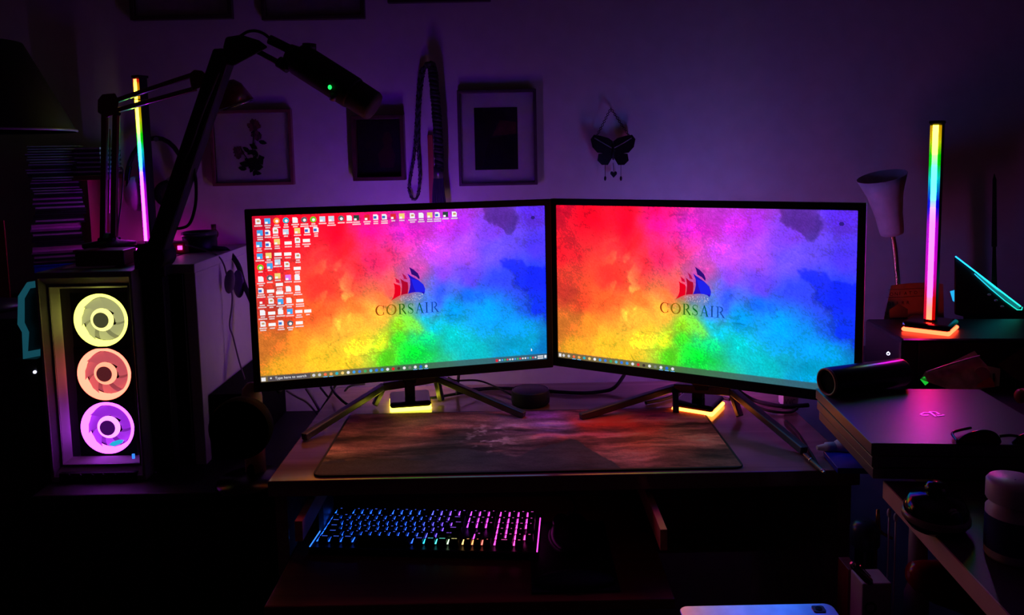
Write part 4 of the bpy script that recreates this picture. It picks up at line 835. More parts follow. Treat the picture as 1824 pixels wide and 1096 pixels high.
# black cylinder lying across the console's rear
y0_, y1_ = 1.272, 1.335; R_ = .0245; CT = TABLE+.0572
pA, pB = aty(1474, 679, 1.285), aty(1607, 662, 1.335); pA.z = pB.z = CT+R_; dA = (pB-pA).normalized()
cy = thing('cylinder_speaker', ((pA.x+pB.x)/2, (pA.y+pB.y)/2, CT), 'glossy black cylinder lying across the rear of the game console', 'speaker')
part('body', MB().rings([pA, pA+dA*.004, pB-dA*.004, pB], [R_-.002, R_, R_, R_-.002], 36, cap=False), M('satin_black', (26, 24, 34), .26), cy)
part('end_ring', MB().lathe([(R_-.0008, .001), (R_-.001, -.003), (R_-.004, -.003), (R_-.004, .0025)], pA, dA.to_track_quat('Z', 'Y').to_matrix(), 36), M('tan_lit_wall', (150, 112, 84), .4), cy, label='tan rim standing in for the lit inner wall of the open end')  # tan colour stands in for light on the inner wall
part('end_face', MB().rings([pA+dA*.003, pA+dA*.005], [R_-.001, R_-.001], 32), FANB, cy); part('end_face', MB().rings([pB-dA*.004, pB-dA*.001], [R_-.002, R_-.003], 32), MATTE, cy)

# black box carrying the light tower
bl = Rt.inverted() @ (atz(1572, 586, BOXTOP)-orgt); bf = Rt.inverted() @ (atz(1640, 606, BOXTOP)-orgt)
bxo = thing('black_box', tw(bl.x+.16, bf.y+.11, 0), 'black box-shaped device with a white power button under the light tower', 'computer', TH)
ib = WM[bxo.name].inverted(); bh = BOXTOP-TABLE
SAT = M('box_black', (24, 22, 24), .38)
bcen = tw(bl.x+.17, bf.y+.10, bh/2+.002); part('body', MB().box(ib @ bcen, (.34, .19, bh-.004)), SAT, bxo, .007, True)
for a, b in ((.03, .03), (.31, .03), (.03, .18), (.31, .18)): part('foot', MB().cyl(ib @ tw(bl.x+a, bf.y+b, .0003), ib @ tw(bl.x+a, bf.y+b, .006), .01), RUBBER, bxo, 0, True)
pb = aty(1582, 630, 1.47); 
fy = (ib @ tw(bl.x, bf.y+.005, 0)).y
rr = ray(1582, 630); k_ = None
# the button sits on the front face: intersect the sight line with that face once, to find its place on the box
o_l = ib @ CAM; d_l = ib.to_3x3() @ rr; hit = o_l+d_l*((fy-o_l.y)/d_l.y)
part('power_button', MB().annulus(.0022, .0034, -.0014, lambda u, v, t: hit+Vector((u, t, v)), 20, t2=.0002).box(hit+Vector((0, -.0008, .0028)), (.0009, .001, .0034)), EM('white_led', (1.6, 1.6, 2.2), 1), bxo, 0, True, label='white glowing power symbol')
part('front_seam', MB().box(Vector((ib @ tw(bl.x+.034, bf.y, bh/2)))+Vector((0, .0042, 0)), (.002, .002, bh-.012)), DARKMETAL, bxo, 0, True)

# letter card and gooseneck lamp behind the box
sg_ = thing('letter_card', aty(1622, 590, 1.74), 'curved card printed with rows of black capital letters', 'card')
cz0 = TABLE
pts = []; b = MB(); N = 14
def cardp(px, py): return aty(px, py, 1.72+.045*math.sin((px-1572)/110*PI*.5))
tops = [(1588, 509), (1600, 507), (1620, 505), (1640, 504), (1660, 504), (1680, 506)]; bots = [(1570, 590), (1590, 590), (1612, 590), (1636, 590), (1660, 590), (1682, 590)]
vs = [];
for k in (0, .002):
    for row in (tops, bots): vs += [cardp(*q)+Vector((0, k, 0)) for q in row]
fs = [(i, i+1, 6+i+1, 6+i) for i in range(5)]+[(12+i, 18+i, 18+i+1, 12+i+1) for i in range(5)]+[(0, 12, 13, 1)]
b.add(vs, fs, True); part('sheet', b, M('card_paper', (206, 164, 140), .65), sg_)
lt = MB()
for row, txt in ((524, 'ONIATO'), (541, 'OSJRR'), (558, 'N'), (574, 'T')):
    for i, ch in enumerate(txt):
        px = 1584-(row-524)*.26+i*8.6; py = row-i*.6+3
        text_mesh(ch, .0105, lambda u, v: cardp(px, py)+Vector((u, -.0015, v)), None, lt)
part('lettering', lt, M('card_ink', (40, 18, 20), .6), sg_, label='rows of printed capitals')
for yy in (516, 530): part('rule', MB().tube([cardp(1582-(yy-516)*.2, yy)+Vector((0, -.0012, 0)), cardp(1612, yy-1)+Vector((0, -.0012, 0)), cardp(1650, yy-3)+Vector((0, -.0012, 0))], .0004, 4), M('card_ink', (40, 18, 20), .6), sg_)
part('support', MB().bb((cardp(1600, 590).x, 1.775, TABLE), (cardp(1660, 590).x, 1.787, cardp(1620, 560).z)), MATTE, sg_)
part('house_cutout', MB().prism([(1585, 575), (1584, 552), (1601, 541), (1617, 551), (1617, 575)], 1.690, 1.695, lambda u, v, t: aty(u, v, t)), M('cutout_blue', (22, 26, 34), .4), sg_, label='dark house-shaped cut-out')
gn = thing('gooseneck_lamp', aty(1602, 600, 1.86), 'unlit white cup-shaded lamp on a chrome gooseneck beside the monitor', 'lamp')
WSH = M('lamp_white', (188, 176, 184), .35)
g0 = aty(1589, 416, 1.86); Rg = Euler((.12, -.26, 0)).to_matrix()
part('shade', MB().lathe([(.001, .0), (.026, 0), (.0275, .01), (.031, .05), (.040, .10), (.056, .145), (.0545, .145), (.038, .098), (.029, .05), (.025, .012), (.001, .004)], g0, Rg, 40), WSH, gn, label='white flared cup shade')
part('bulb', MB().ell(g0+Rg @ Vector((0, 0, .06)), (.016, .016, .022)), M('bulb_glass', (120, 110, 120), .2), gn)
goose = [aty(1589, 416, 1.86), aty(1593, 440, 1.86), aty(1596, 470, 1.86), aty(1599, 505, 1.86), aty(1600, 560, 1.865)]; gb = aty(1600, 600, 1.865); gb.z = TABLE-.02
part('gooseneck', MB().tube(goose+[Vector((gb.x, 1.865, TABLE+.006))], .0062, 12), M('chrome_warm', (196, 170, 150), .16, metal=1., bump=.4, scale=500), gn)
part('base', MB().lathe([(.001, .0003), (.05, .0003), (.05, .012), (.01, .02), (.001, .02)], (gb.x, 1.865, TABLE)), WSH, gn)

# router with a cyan light bar, and its antenna
ro = thing('router', aty(1790, 690, 1.72), 'black slanted router with a cyan light bar and three small buttons', 'router')
ROB = M('router_black', (20, 19, 22), .35)
RP = lambda u, v, t: aty(u, v, 1.72+t)
part('body', MB().prism([(1700, 456), (1824, 552), (1900, 612), (1900, 640), (1822, 590), (1700, 560)], .004, .05, RP), ROB, ro, .003)
part('stand', MB().prism([(1716, 556), (1816, 584), (1900, 634), (1900, 658), (1716, 658)], .008, .045, RP), ROB, ro)
def cy_bar(nm, pts, r, c0, c1):
    b = MB(); b.color(c0); P_ = [RP(*q, -.001) for q in pts]; n_ = len(P_); k = 8
    b.rings(P_, [r]*n_, k, cap=False)
    for i in range(n_):
        t = (pts[i][0]-1700)/122; 
        for j in range(k): b.C[i*k+j] = tuple(p+(q-p)*t for p, q in zip(c0, c1))
    part(nm, b, ATT('cyan_light', 1., .4), ro, label='cyan light line')
cA, cB = (.03, .9, 2.4), (.03, 2.0, 1.1)
cy_bar('light_line', [(1702, 457), (1740, 486), (1780, 517), (1818, 546)], .0016, cA, cB)
cy_bar('light_line', [(1736, 488), (1740, 492), (1765, 515), (1790, 536), (1812, 552), (1820, 552), (1821, 547)], .0012, (.02, .5, 1.2), (.02, 1.0, .7))
cy_bar('light_line', [(1742, 489), (1760, 504), (1775, 516), (1788, 524)], .0009, (.02, .4, .9), (.02, .7, .5))
part('light_panel', MB().prism([(1740, 489), (1818, 548), (1812, 551), (1740, 494)], -.0003, .002, RP), EM('teal_glow', (.005, .16, .17), 1), ro, label='faintly glowing translucent strip')
for q in ((1762, 525), (1774, 535), (1785, 546)): part('button', MB().ell(RP(*q, .003), (.0042, .003, .0028)), M('button_grey', (150, 170, 170), .3), ro)
part('antenna', MB().prism([(1766, 440), (1768, 320), (1771, 308), (1775, 320), (1776, 440)], .20, .212, RP).prism([(1764, 560), (1768, 438), (1774, 438), (1778, 560)], .04, .21, RP), MATTE, ro, .002)
part('vent_light', MB().prism([(1692, 519), (1707, 515), (1709, 522), (1700, 538), (1697, 536)], .055, .058, RP), EM('cyan_led', (.02, .5, 1.0), 1), ro, label='small cyan light')

# clear zip bag, card, green tag behind the console
zb = thing('zip_bag', atz(1700, 690, TABLE+.01), 'crumpled clear zip bag with pink and red contents behind the game console', 'bag')
ZD = 1.368; ZP = lambda u, v, t: aty(u, v, ZD+t+max(0., (692-v))*.00065)
part('film', MB().prism([(1640, 676), (1648, 662), (1690, 648), (1736, 625), (1745, 637), (1759, 652), (1770, 690), (1742, 694), (1690, 694)], 0, .002, ZP), M('bag_film', (235, 140, 140), .3, spec=1., var=.4, scale=60, alpha=.75), zb)
part('zip_ridge', MB().tube([ZP(1651, 663, -.002), ZP(1690, 650, -.003), ZP(1745, 634, -.002)], .0016, 6), M('zip_pink', (230, 170, 175), .3), zb, label='pale zip ridge')
part('card', MB().prism([(1759, 652), (1782, 657), (1780, 688), (1768, 690), (1764, 680)], -.004, -.002, ZP), M('tan_card', (200, 130, 100), .6), zb)
part('card_slot', MB().prism([(1768, 666), (1772, 665), (1772, 680), (1769, 682)], -.006, -.0045, ZP), MATTE, zb)
part('red_contents', MB().prism([(1740, 690), (1742, 684), (1764, 672), (1770, 680), (1772, 690)], -.010, -.004, ZP), M('bag_red', (235, 40, 30), .4), zb)
part('button_disc', MB().cyl(ZP(1750, 666, -.004), ZP(1750, 666, .002), .012, n=20), M('bag_pink', (225, 120, 120), .4), zb)
single('green_lit_tag', MB().prism([(1639, 676), (1647, 671), (1654, 682), (1648, 687)], 1.38, 1.383, lambda u, v, t: aty(u, v, t)), EM('green_lit_tag', (.01, .5, .03), 1), 'small green tag with its light put in as glow, beside the zip bag', 'tag')  # emission stands in for the green light on this sticker
single('kraft_paper', MB().prism([(1777, 650), (1824, 618), (1850, 640), (1850, 690), (1806, 674)], 1.398, 1.401, lambda u, v, t: aty(u, v, t)), M('kraft', (120, 76, 56), .7), 'brown paper sheet propped behind the zip bag', 'paper')
single('orange_bud', MB().ell(aty(1818, 706, 1.30), (.010, .01, .013)).ell(aty(1824, 700, 1.30), (.008, .01, .008)).bb((aty(1818, 710, 1.30).x-.004, 1.297, CT), (aty(1818, 710, 1.30).x+.004, 1.303, aty(1818, 706, 1.30).z)), M('orange_rubber', (190, 86, 40), .4), 'small orange knob at the picture edge on the game console', 'knob')

# pill bottle on the table
pbp = atz(1822, 1008, TABLE); pl = thing('pill_bottle', (pbp.x, pbp.y+.02, TABLE), 'white screw-capped pill bottle with a blue label on the side table', 'bottle')
bw = M('bottle_white', (196, 182, 194), .4)
part('body', MB().lathe([(.001, .0005), (.027, .0005), (.029, .004), (.029, .058), (.024, .064), (.024, .068)], (pbp.x, pbp.y+.02, TABLE)), bw, pl)
part('label', MB().lathe([(.0293, .012), (.0293, .052)], (pbp.x, pbp.y+.02, TABLE)), M('label_blue', (30, 34, 96), .4), pl)
part('cap', MB().lathe([(.0285, .069), (.0295, .071), (.0295, .090), (.027, .0935), (.001, .0935)], (pbp.x, pbp.y+.02, TABLE)), bw, pl)
# dark jar on the table edge
jb = atz(1690, 960, TABLE); jr = thing('dark_jar', (jb.x, jb.y+.02, TABLE), 'black rounded jar on the pale table edge with a bright glint', 'jar')
part('body', MB().lathe([(.001, .0005), (.030, .0005), (.036, .008), (.037, .026), (.030, .040), (.001, .044)], (jb.x, jb.y+.03, TABLE)), GLOSS, jr)
part('ring', MB().lathe([(.0365, .010), (.039, .012), (.039, .018), (.0365, .02)], (jb.x, jb.y+.03, TABLE)), M('jar_ring', (120, 96, 96), .3), jr)
part('knob', MB().lathe([(.012, .042), (.014, .052), (.010, .058), (.001, .059)], (jb.x, jb.y+.03, TABLE)), GLOSS, jr)

# ================================================================== ROLLING CART WITH BOTTLES BELOW THE TABLE EDGE
CZ = .36
tro = thing('rolling_cart', (.54, 1.14, 0), 'black rolling cart full of bottles below the table edge', 'cart')
part('shelf', MB().bb((.458, 1.02, CZ-.02), (.70, 1.25, CZ)), MATTE, tro, .003)
for x in (.466, .69):
    for y in (1.03, 1.24): part('post', MB().cyl((x, y, .03), (x, y, CZ+.05), .007), MATTE, tro); part('caster', MB().ell((x, y, .02), (.018, .012, .02)), RUBBER, tro)
part('rail', MB().tube([(.466, 1.03, CZ+.05), (.69, 1.03, CZ+.05), (.69, 1.24, CZ+.05), (.466, 1.24, CZ+.05), (.466, 1.03, CZ+.05)], .005), MATTE, tro)
def lathe_bottle(name, px, py, D, prof, mat_, label, cap=None, capm=None, lab=None, labm=None):
    p = aty(px, py, D); h = p.z-CZ; t = thing(name, (p.x, D, CZ), label, 'bottle')
    part('body', MB().lathe([(r, z_*h) for r, z_ in prof], (p.x, D, CZ+.0005)), mat_, t)
    if cap: part('cap', MB().lathe([(r, z_*h) for r, z_ in cap], (p.x, D, CZ+.0005)), capm, t)
    if lab: part('label', MB().lathe([(r, z_*h) for r, z_ in lab], (p.x, D, CZ+.0005)), labm, t)
    return t
lathe_bottle('spray_bottle', 1541, 930, 1.16, [(.001, 0), (.036, 0), (.038, .02), (.038, .6), (.028, .74), (.014, .8), (.014, .9)], GLOSS, 'tall black bottle with a rounded blue-black top on the cart', [(.016, .88), (.022, .9), (.022, .97), (.014, 1.), (.001, 1.)], M('cap_blue', (40, 60, 84), .3))
lathe_bottle('cream_bottle', 1637, 928, 1.10, [(.001, 0), (.016, 0), (.017, .02), (.017, .70), (.010, .76), (.010, .80)], M('bottle_mauve', (150, 136, 150), .4), 'slim pale bottle with a ribbed cap on the cart beneath the table edge', [(.011, .79), (.013, .8), (.013, .98), (.001, 1.)], M('bottle_mauve', (150, 136, 150), .4))
p = aty(1562, 1040, 1.06); ct = thing('white_carton', (p.x, 1.08, CZ), 'white carton with an oval emblem at the bottom of the picture on the cart', 'carton')
part('body', MB().bb((aty(1536, 1060, 1.06).x, 1.06, CZ+.0005), (aty(1588, 1060, 1.06).x, 1.10, p.z)), M('carton_white', (196, 186, 196), .5), ct, .002)
part('emblem', MB().annulus(.006, .009, -.0012, lambda u, v, t: aty(1543, 1083, 1.06)+Vector((u+.006, t, v)), 24, t2=.0002), M('emblem_dark', (60, 48, 64), .5), ct)
p = aty(1522, 1030, 1.09); single('red_carton', MB().bb((aty(1511, 1040, 1.112).x, 1.112, CZ+.0005), (aty(1531, 1040, 1.112).x, 1.15, p.z)), M('carton_red', (120, 40, 40), .5), 'narrow red-brown carton beside the white carton on the cart', 'carton', bev=.001)
p0, p1 = aty(1626, 1022, 1.03), aty(1800, 1080, 1.06); single('red_bottle', MB().rings([p0-Vector((.006, 0, 0)), p0, p0+(p1-p0)*.08, p0+(p1-p0)*.25, p1], [.004, .016, .022, .030, .034], 24), M('red_gloss', (140, 16, 24), .25), 'glossy red bottle leaning under the table edge', 'bottle')
p0, p1 = aty(1516, 1003, 1.00), aty(1552, 1040, 1.00); single('metal_pen', MB().rings([p0, p0.lerp(p1, .12), p0.lerp(p1, .9), p1], [.002, .005, .0055, .003], 14).bar(p0.lerp(p1, .2)+Vector((.006, -.002, .003)), p0.lerp(p1, .7)+Vector((.006, -.002, .003)), .002, .0015), CHROME, 'shiny metal-capped pen leaning on the white carton', 'pen')
for i, q in enumerate(((1584, 914), (1596, 922))):
    p0 = aty(*q, 1.14); single('cotton_swab', MB().cyl(Vector((p0.x, 1.14, CZ)), p0, .0014, n=8).ell(p0, (.0035, .0035, .007)), WHITEP, ('white swab tip sticking up beside the pale bottle, the higher one', 'white swab tip sticking up beside the pale bottle, the lower one')[i], 'swab')
p0 = aty(1562, 930, 1.17); single('gold_clip', MB().tube([Vector((p0.x, 1.17, CZ)), p0, aty(1567, 945, 1.17), aty(1575, 952, 1.165), aty(1590, 960, 1.16)], .0022, 8), M('gold', (180, 130, 70), .25, metal=.9), 'thin golden hook sticking out of the cart', 'hook')

# ================================================================== KEYBOARD
TOPK = TRAY+.020
k00, k10, kb0 = atz(553, 968, TOPK), atz(955, 977, TOPK), atz(592, 903, TOPK)
kw = (k10-k00).length+.006; kd = min(.160, abs(kb0.y-k00.y)+.006); ky = math.atan2(k10.y-k00.y, k10.x-k00.x)
kc = (k00+k10)/2+Vector((-math.sin(ky), math.cos(ky), 0))*(kd/2-.004)
kbd = thing('keyboard', (kc.x, kc.y, TRAY), 'full-size keyboard with keys lit blue to magenta on the pull-out tray', 'keyboard', ky)
part('case', MB().box((0, 0, .007), (kw, kd, .013)), BLACK, kbd, .003, True)
KU = (kw-.010)/23.2; KD = (kd-.012)/6.6
def keycol(u, v):
    c = [(0, (.02, .28, 2.6)), (.45, (.06, .26, 2.8)), (.56, (.35, .15, 2.6)), (.66, (1.0, .12, 2.4)), (.78, (2.2, .10, 1.9)), (1, (2.6, .12, 1.9))]
    col = grad(c, u); k = max(0, (u-.6)/.4)*max(0, 1-v*1.3); col = tuple(a+(b-a)*k*.8 for a, b in zip(col, (3, .2, .45)))
    if v < .17 and .5 < u < .78: col = grad([(.5, (.05, 1.2, 2.2)), (.58, (.2, 2.2, 1.6)), (.64, (2.4, 1.9, .5)), (.72, (2.6, .6, .2)), (.78, (2.6, .2, .3))], u)
    return col
bars = MB(); bars.color((0, 0, 0))
rows_ = [[(0, 1)]+[(2+i, 1) for i in range(4)]+[(6.5+i, 1) for i in range(4)]+[(11+i, 1) for i in range(4)],
         [(i, 1) for i in range(13)]+[(13, 2)], [(0, 1.5)]+[(1.5+i, 1) for i in range(12)]+[(13.5, 1.5)], [(0, 1.75)]+[(1.75+i, 1) for i in range(11)]+[(12.75, 2.25)],
         [(0, 2.25)]+[(2.25+i, 1) for i in range(10)]+[(12.25, 2.75)], [(0, 1.25), (1.25, 1.25), (2.5, 1.25), (3.75, 6.25), (10, 1.25), (11.25, 1.25), (12.5, 1.25), (13.75, 1.25)]]
nav = [[(15.3+i, 1) for i in range(3)], [(15.3+i, 1) for i in range(3)], [(15.3+i, 1) for i in range(3)], [], [(16.3, 1)], [(15.3+i, 1) for i in range(3)]]
pad = [[(18.6+i, 1) for i in range(4)], [(18.6+i, 1) for i in range(4)], [(18.6+i, 1) for i in range(3)]+[(21.6, 1)], [(18.6+i, 1) for i in range(3)], [(18.6+i, 1) for i in range(4)], [(18.6, 2), (20.6, 1)]]
kmesh = {}; KEYM = M('keycap', (14, 14, 15), .5); leg_ = MB(); leg_.color((0, 0, 0)); rk = random.Random(9)
for r in range(6):
    for (x, wd) in rows_[r]+nav[r]+pad[r]:
        key = round(wd, 2)
        if key not in kmesh: kmesh[key] = mesh_of(MB().box((0, 0, .0045), (KU*wd-.0026, KD-.0022, .009), None, .86), 'key', KEYM)
        o = part('key', None, None, kbd, mesh=kmesh[key]); lx = -kw/2+.012+(x+wd/2)*KU; ly = kd/2-.008-(r+.5+(.25 if r else 0))*KD; o.location = (lx, ly, .0150)
        cb_ = keycol((lx-wd*KU/2)/kw+.5, ly/kd+.5); bars.color(tuple(1.3*t for t in cb_)); xl = lx-wd*KU/2; ga = .0016 if r < 1 or x > 15 else .0014; zb = .0195
        bars.add([(xl-ga, ly-KD*.46, zb), (xl+ga, ly-KD*.46, zb), (xl+ga*.5, ly+KD*.40, zb), (xl-ga*.5, ly+KD*.40, zb)], [(0, 1, 2, 3)])
        if wd < 4:
            c0 = keycol(lx/kw+.5, ly/kd+.5); leg_.color(tuple(.22*t+.03 for t in c0)); n_ = 1 if wd == 1 else 2
            for q in range(n_): w3 = (.0010+.0012*rk.random())*(1 if n_ == 1 else 1.5); xx = lx+(q-.5*(n_-1))*.005; leg_.add([(xx-w3, ly+.0010, .02415), (xx+w3, ly+.0010, .02415), (xx+w3, ly+.0034, .02415), (xx-w3, ly+.0034, .02415)], [(0, 1, 2, 3)])
part('backlight', bars, ATT('key_light', 1., .5), kbd, local=True, label='coloured light shining up between the keys')
part('legends', leg_, ATT('legend_light', 1., .5), kbd, local=True, label='glowing key legends')
cy_ = MB(); cy_.tube([(-kw/2+.0015, -kd/2+.004, .0138), (-kw/2+.0015, kd/2-.02, .0138)], .0011, 6); part('side_light', cy_, EM('kb_side_blue', (.05, .35, 2.0), 1), kbd, local=True, label='blue light line down the side')
cy_ = MB(); cy_.tube([(kw/2-.0015, -kd/2+.004, .0138), (kw/2-.0015, kd/2-.02, .0138)], .0011, 6); part('side_light', cy_, EM('kb_side_pink', (2.2, .12, 1.6), 1), kbd, local=True, label='magenta light line down the side')
part('status_light', MB().box((kw*.367, kd/2-.010, .0150), (.004, .003, .001)), EM('white_led', (1.6, 1.6, 2.2), 1), kbd, local=True, label='small white indicator')

# mouse on a small black mouse pad
m0 = atz(948, 1062, TRAY); m1 = atz(1106, 1058, TRAY); mp_ = thing('mouse_pad', ((m0.x+m1.x)/2, 1.25, TRAY), 'black cushioned mouse pad on the front of the tray', 'mouse pad')
part('base', MB().prism([(m0.x, m0.y+.004), (m1.x, m1.y+.004), (m1.x, 1.40), (m0.x, 1.40)], TRAY+.0003, TRAY+.004, lambda u, v, t: Vector((u, v, t))), RUBBER, mp_, .001)
part('wrist_rest', MB().ell(((m0.x+m1.x)/2, m0.y+.030, TRAY+.006), ((m1.x-m0.x)/2-.004, .026, .014)), M('rest_cloth', (18, 18, 22), .7), mp_)
mo = atz(1015, 948, TRAY+.02); ms = thing('mouse', (mo.x, mo.y, TRAY+.004), 'black gaming mouse lying on the mouse pad', 'mouse', -.05)
part('shell', MB().ell((0, 0, .006), (.036, .058, .030)), M('mouse_plastic', (22, 22, 30), .3), ms, local=True)
part('skirt', MB().lathe([(.001, .0005), (.9, .0005), (1., .004), (.98, .009), (.9, .011)], (0, 0, 0)), BLACK, ms, local=True).scale = (.040, .060, 1)
part('button', MB().ell((-.015, .034, .016), (.016, .026, .014)), M('mouse_plastic', (22, 22, 30), .3), ms, local=True); part('button', MB().ell((.015, .034, .016), (.016, .026, .014)), M('mouse_plastic', (22, 22, 30), .3), ms, local=True)
part('wheel', MB().cyl((-.004, .040, .026), (.004, .040, .026), .009), DARKMETAL, ms, local=True)
single('mouse_cable', MB().tube([(mo.x, mo.y+.06, TRAY+.012), (mo.x+.02, mo.y+.12, TRAY+.006), (mo.x+.015, 1.50, TRAY+.005)], .0018), RUBBER, 'thin black cable running from the mouse to the back', 'cable')

# ================================================================== SMALL THINGS ON THE DESK
ec = atz(946, 730, DESK); eo = thing('smart_speaker', (ec.x, ec.y+.042, DESK), 'dark blue disc-shaped smart speaker on the desk between the monitors', 'speaker')
part('body', MB().lathe([(.001, .0005), (.038, .0005), (.042, .005), (.042, .026), (.039, .030)], (ec.x, ec.y+.042, DESK)), M('speaker_cloth', (26, 26, 46), .7, bump=.4, scale=900), eo)
part('top', MB().lathe([(.0395, .0295), (.037, .032), (.001, .032)], (ec.x, ec.y+.042, DESK)), M('speaker_top', (30, 28, 52), .4), eo)
part('light_ring', MB().lathe([(.0395, .0302), (.0405, .0312), (.0395, .0318)], (ec.x, ec.y+.042, DESK)), DARKMETAL, eo)
def cable(pts, r, label, mat_=RUBBER): return single('cable', MB().tube(pts, r), mat_, label, 'cable')
az = lambda x, y, h=.005: atz(x, y, DESK+h)
WY = 1.86
cable([aty(1112, 668, 1.75), aty(1095, 690, 1.72), az(1070, 698), az(1020, 700), az(900, 692), az(835, 695)], .0042, 'black cable looping down between the monitors across the desk back')
cable([aty(798, 672, 1.72), aty(812, 678, 1.72), aty(850, 678, 1.75), aty(880, 688, 1.75), az(915, 706)], .0022, 'thin cable running to the smart speaker')
cable([aty(817, 668, 1.73), aty(815, 690, 1.72), az(813, 704, .003)], .0035, 'short black cable dropping behind the icon-covered monitor')
cable([az(738, 708), az(745, 700, .012), az(756, 703, .008), az(766, 709), az(800, 704), az(870, 692)], .0032, 'dark cable curling from the yellow-rimmed tower foot')
cable([az(640, 716), az(622, 722), az(600, 705, .02), aty(590, 690, 1.74)], .003, 'dark cable leaving the desk behind the outer front leg')
cable([aty(600, 682, 1.75), aty(585, 710, 1.74), aty(570, 735, 1.72), aty(560, 770, 1.74)], .0030, 'cable hanging in the tangle behind the icon-covered monitor, nearest the leg')
cable([aty(570, 690, 1.76), aty(600, 720, 1.76), aty(620, 690, 1.77), aty(650, 684, 1.78)], .0026, 'crossing cable in the tangle behind the icon-covered monitor')
cable([aty(545, 692, 1.74), aty(560, 715, 1.74), aty(578, 752, 1.73), aty(585, 790, 1.74)], .0034, 'steep cable in the tangle behind the icon-covered monitor', M('cable_grey', (96, 84, 92), .5))
cable([aty(510, 696, 1.70), aty(530, 708, 1.70), aty(548, 718, 1.70), aty(570, 745, 1.72)], .0024, 'short pale cable under the icon-covered monitor corner', M('cable_grey', (96, 84, 92), .5))
cable([az(1210, 702), az(1180, 712), az(1165, 715), az(1150, 718)], .004, 'dark cable lying left of the amber-rimmed tower foot')
cable([az(1226, 700), az(1216, 702, .012), az(1228, 708), az(1240, 700), az(1260, 702), az(1300, 712)], .0032, 'cable curling behind the amber-rimmed tower foot')
cable([aty(1312, 694, 1.62), az(1340, 712), az(1370, 720), az(1400, 724), az(1440, 722)], .0045, 'thick black cable behind the icon-free monitor leg')
cable([az(1330, 718), az(1370, 732), az(1405, 735), az(1420, 728)], .003, 'thin cable looping under the white carton')
cable([az(1400, 750), az(1420, 770), az(1440, 800), az(1462, 838)], .0026, 'dark cord beside the metal stylus on the desk')
# white carton with writing
vb = az(1408, 726, 0); vb2 = thing('small_carton', (vb.x, vb.y, DESK), 'small white carton with letters behind the icon-free monitor', 'carton')
v0, v1 = aty(1395, 724, vb.y), aty(1422, 703, vb.y)
part('body', MB().bb((v0.x, vb.y, v0.z), (v1.x, vb.y+.03, v1.z+.01)), WHITE, vb2, .001)
part('stand_flap', MB().bb((v1.x-.008, vb.y+.001, DESK), (v1.x, vb.y+.02, v0.z)), WHITE, vb2); part('stand_flap', MB().bb((v0.x, vb.y+.001, DESK), (v0.x+.004, vb.y+.02, v0.z)), WHITE, vb2)
lt = MB(); text_mesh('VVC', .016, lambda u, v: Vector((v0.x+.003+u*.75, vb.y-.0006, v0.z+.004+v)), None, lt); part('lettering', lt, M('purple_ink', (110, 40, 130), .5), vb2)
# stylus lying at the desk's front corner
s0, s1 = az(1432, 809, .006), az(1472, 846, .006); d = (s1-s0)
st = thing('stylus', (s0+s1)/2-Vector((0, 0, .006)), 'slim metal stylus at the end of the monitor leg near the desk corner', 'pen')
part('barrel', MB().rings([s0, s0+d*.08, s0+d*.85, s1], [.002, .004, .0042, .0012], 14), DARKMETAL, st)
part('ring', MB().rings([s0+d*.30, s0+d*.36], [.0047, .0047], 14), CHROME, st); part('tip', MB().rings([s0+d*.85, s0+d*.99], [.0044, .0012], 14), CHROME, st)
# blue folder and nozzle bottle tucked by the console
bf0 = az(1500, 832, 0); single('blue_folder', MB().box((bf0.x+.01, bf0.y+.005, DESK+.006), (.055, .075, .010), Matrix.Rotation(TH, 3, 'Z')), M('folder_blue', (34, 36, 170), .35), 'blue folder lying on the desk beside the game console', 'folder', bev=.001)
n0 = az(1455, 798, .016); n1 = az(1500, 796, .016); nb = thing('nozzle_bottle', (n1.x, n1.y, DESK), 'white bottle with a pointed nozzle lying beside the game console', 'bottle'); d = n1-n0
part('nozzle', MB().rings([n0, n0+d*.35, n0+d*.36, n0+d*.7], [.004, .007, .009, .009], 16), WHITEP, nb); part('body', MB().rings([n0+d*.7, n0+d*.95, n0+d*1.6], [.009, .0155, .0155], 18), WHITEP, nb)
# small fan-like round thing in the shadow beside the desk
FANG = M('fan_gloss', (12, 9, 13), .25)
FB = PZ0; fb = aty(427, 893, 1.40); fb = atz(427, 893, FB); fn = thing('desk_fan', (fb.x, fb.y+.06, FB), 'small black round-headed desk fan in the shadow beside the desk', 'fan')
fc = aty(424, 768, fb.y-.02)
part('base', MB().lathe([(.001, .0005), (.066, .0005), (.070, .006), (.066, .016), (.02, .026), (.001, .028)], (fb.x, fb.y+.07, FB), n=40), FANG, fn)
part('neck', MB().cyl((fb.x, fb.y+.075, FB+.02), (fc.x, fb.y+.085, fc.z-.045), .012), FANB, fn)
Rf = Euler((PI/2, 0, 0)).to_matrix()
part('head', MB().lathe([(.001, -.035), (.05, -.03), (.058, -.012), (.060, .008), (.056, .016)], fc+Vector((0, .02, 0)), Rf, 36), FANB, fn)
for r in (.015, .026, .037, .048, .057): part('grille_ring', MB().lathe([(r-.0012, .016), (r, .0175), (r+.0012, .016), (r, .0145), (r-.0012, .016)], fc+Vector((0, .02, 0)), Rf, 36), FANB, fn)
for k in range(4): a = PI*k/4; part('grille_bar', MB().bar(fc+Vector((-.057*math.cos(a), .003, -.057*math.sin(a))), fc+Vector((.057*math.cos(a), .003, .057*math.sin(a))), .002, .002), FANB, fn)
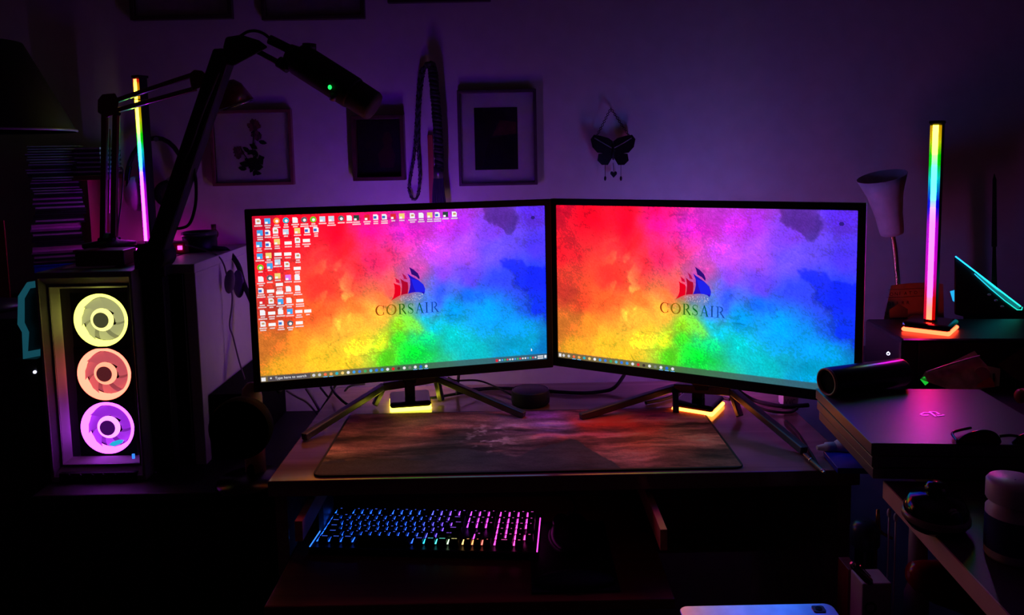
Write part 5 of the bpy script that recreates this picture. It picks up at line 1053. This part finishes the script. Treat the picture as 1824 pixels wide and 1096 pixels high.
for k in range(3):
    a = 2*PI*k/3; part('blade', MB().prism([(.008*math.cos(a-.5), .008*math.sin(a-.5)), (.05*math.cos(a-.5), .05*math.sin(a-.5)), (.052*math.cos(a), .052*math.sin(a)), (.05*math.cos(a+.5), .05*math.sin(a+.5)), (.008*math.cos(a+.5), .008*math.sin(a+.5))], .012, .014, lambda u, v, t: fc+Vector((u, t, v))), FANB, fn)
# cream bottle behind the fan, lit by the screen
cbp = aty(447, 681, 1.535); cbo = thing('cream_tube', (cbp.x, 1.535, PZ0), 'cream-coloured round-shouldered bottle beside the corner of the monitor', 'bottle')
CR = M('cream_plastic', (214, 176, 110), .4); hh = cbp.z-PZ0
part('body', MB().lathe([(.001, .0005), (.019, .0005), (.0205, .004), (.0205, hh-.03), (.017, hh-.012), (.008, hh-.002), (.001, hh)], (cbp.x, 1.535, PZ0)), CR, cbo)
part('seam', MB().bar((cbp.x+.0206, 1.535, PZ0+.01), (cbp.x+.0206, 1.535, PZ0+hh-.04), .001, .003), CR, cbo)
# tablet on a stool by the tray
tb0, tb1 = atz(1208, 1080, .69), atz(1482, 1077, .69)
tbt = thing('tablet', ((tb0.x+tb1.x)/2, tb0.y-.08, 0.682), 'silver tablet lying face down at the bottom edge of the picture', 'tablet')
TW = tb1.x-tb0.x; tcx, tcy = (tb0.x+tb1.x)/2, tb0.y-.085
part('shell', MB().prism(rrect(TW/2, .085, .012), .683, .690, lambda u, v, t: Vector((tcx+u, tcy+v, t))), M('tablet_silver', (225, 230, 236), .30, metal=.95), tbt, .001)
part('camera_ring', MB().prism(rrect(.008, .007, .003), .6900, .6912, lambda u, v, t: Vector((tb1.x-.022+u, tb0.y-.014+v, t))), DARKMETAL, tbt)
part('camera_lens', MB().cyl((tb1.x-.022, tb0.y-.014, .691), (tb1.x-.022, tb0.y-.014, .6918), .0045), GLOSS, tbt)
stl = thing('stool', (tcx, tcy-.02, 0), 'dark stool under the silver tablet', 'stool')
part('seat', MB().prism(rrect(.105, .12, .03), .655, .682, lambda u, v, t: Vector((tcx-.06+u, tcy-.04+v, t))), MATTE, stl, .004)
for sx in (-1, 1):
    for sy in (-1, 1): part('leg', MB().cyl((tcx-.06+sx*.09, tcy-.04+sy*.09, 0), (tcx-.06+sx*.08, tcy-.04+sy*.07, .656), .012), MATTE, stl)
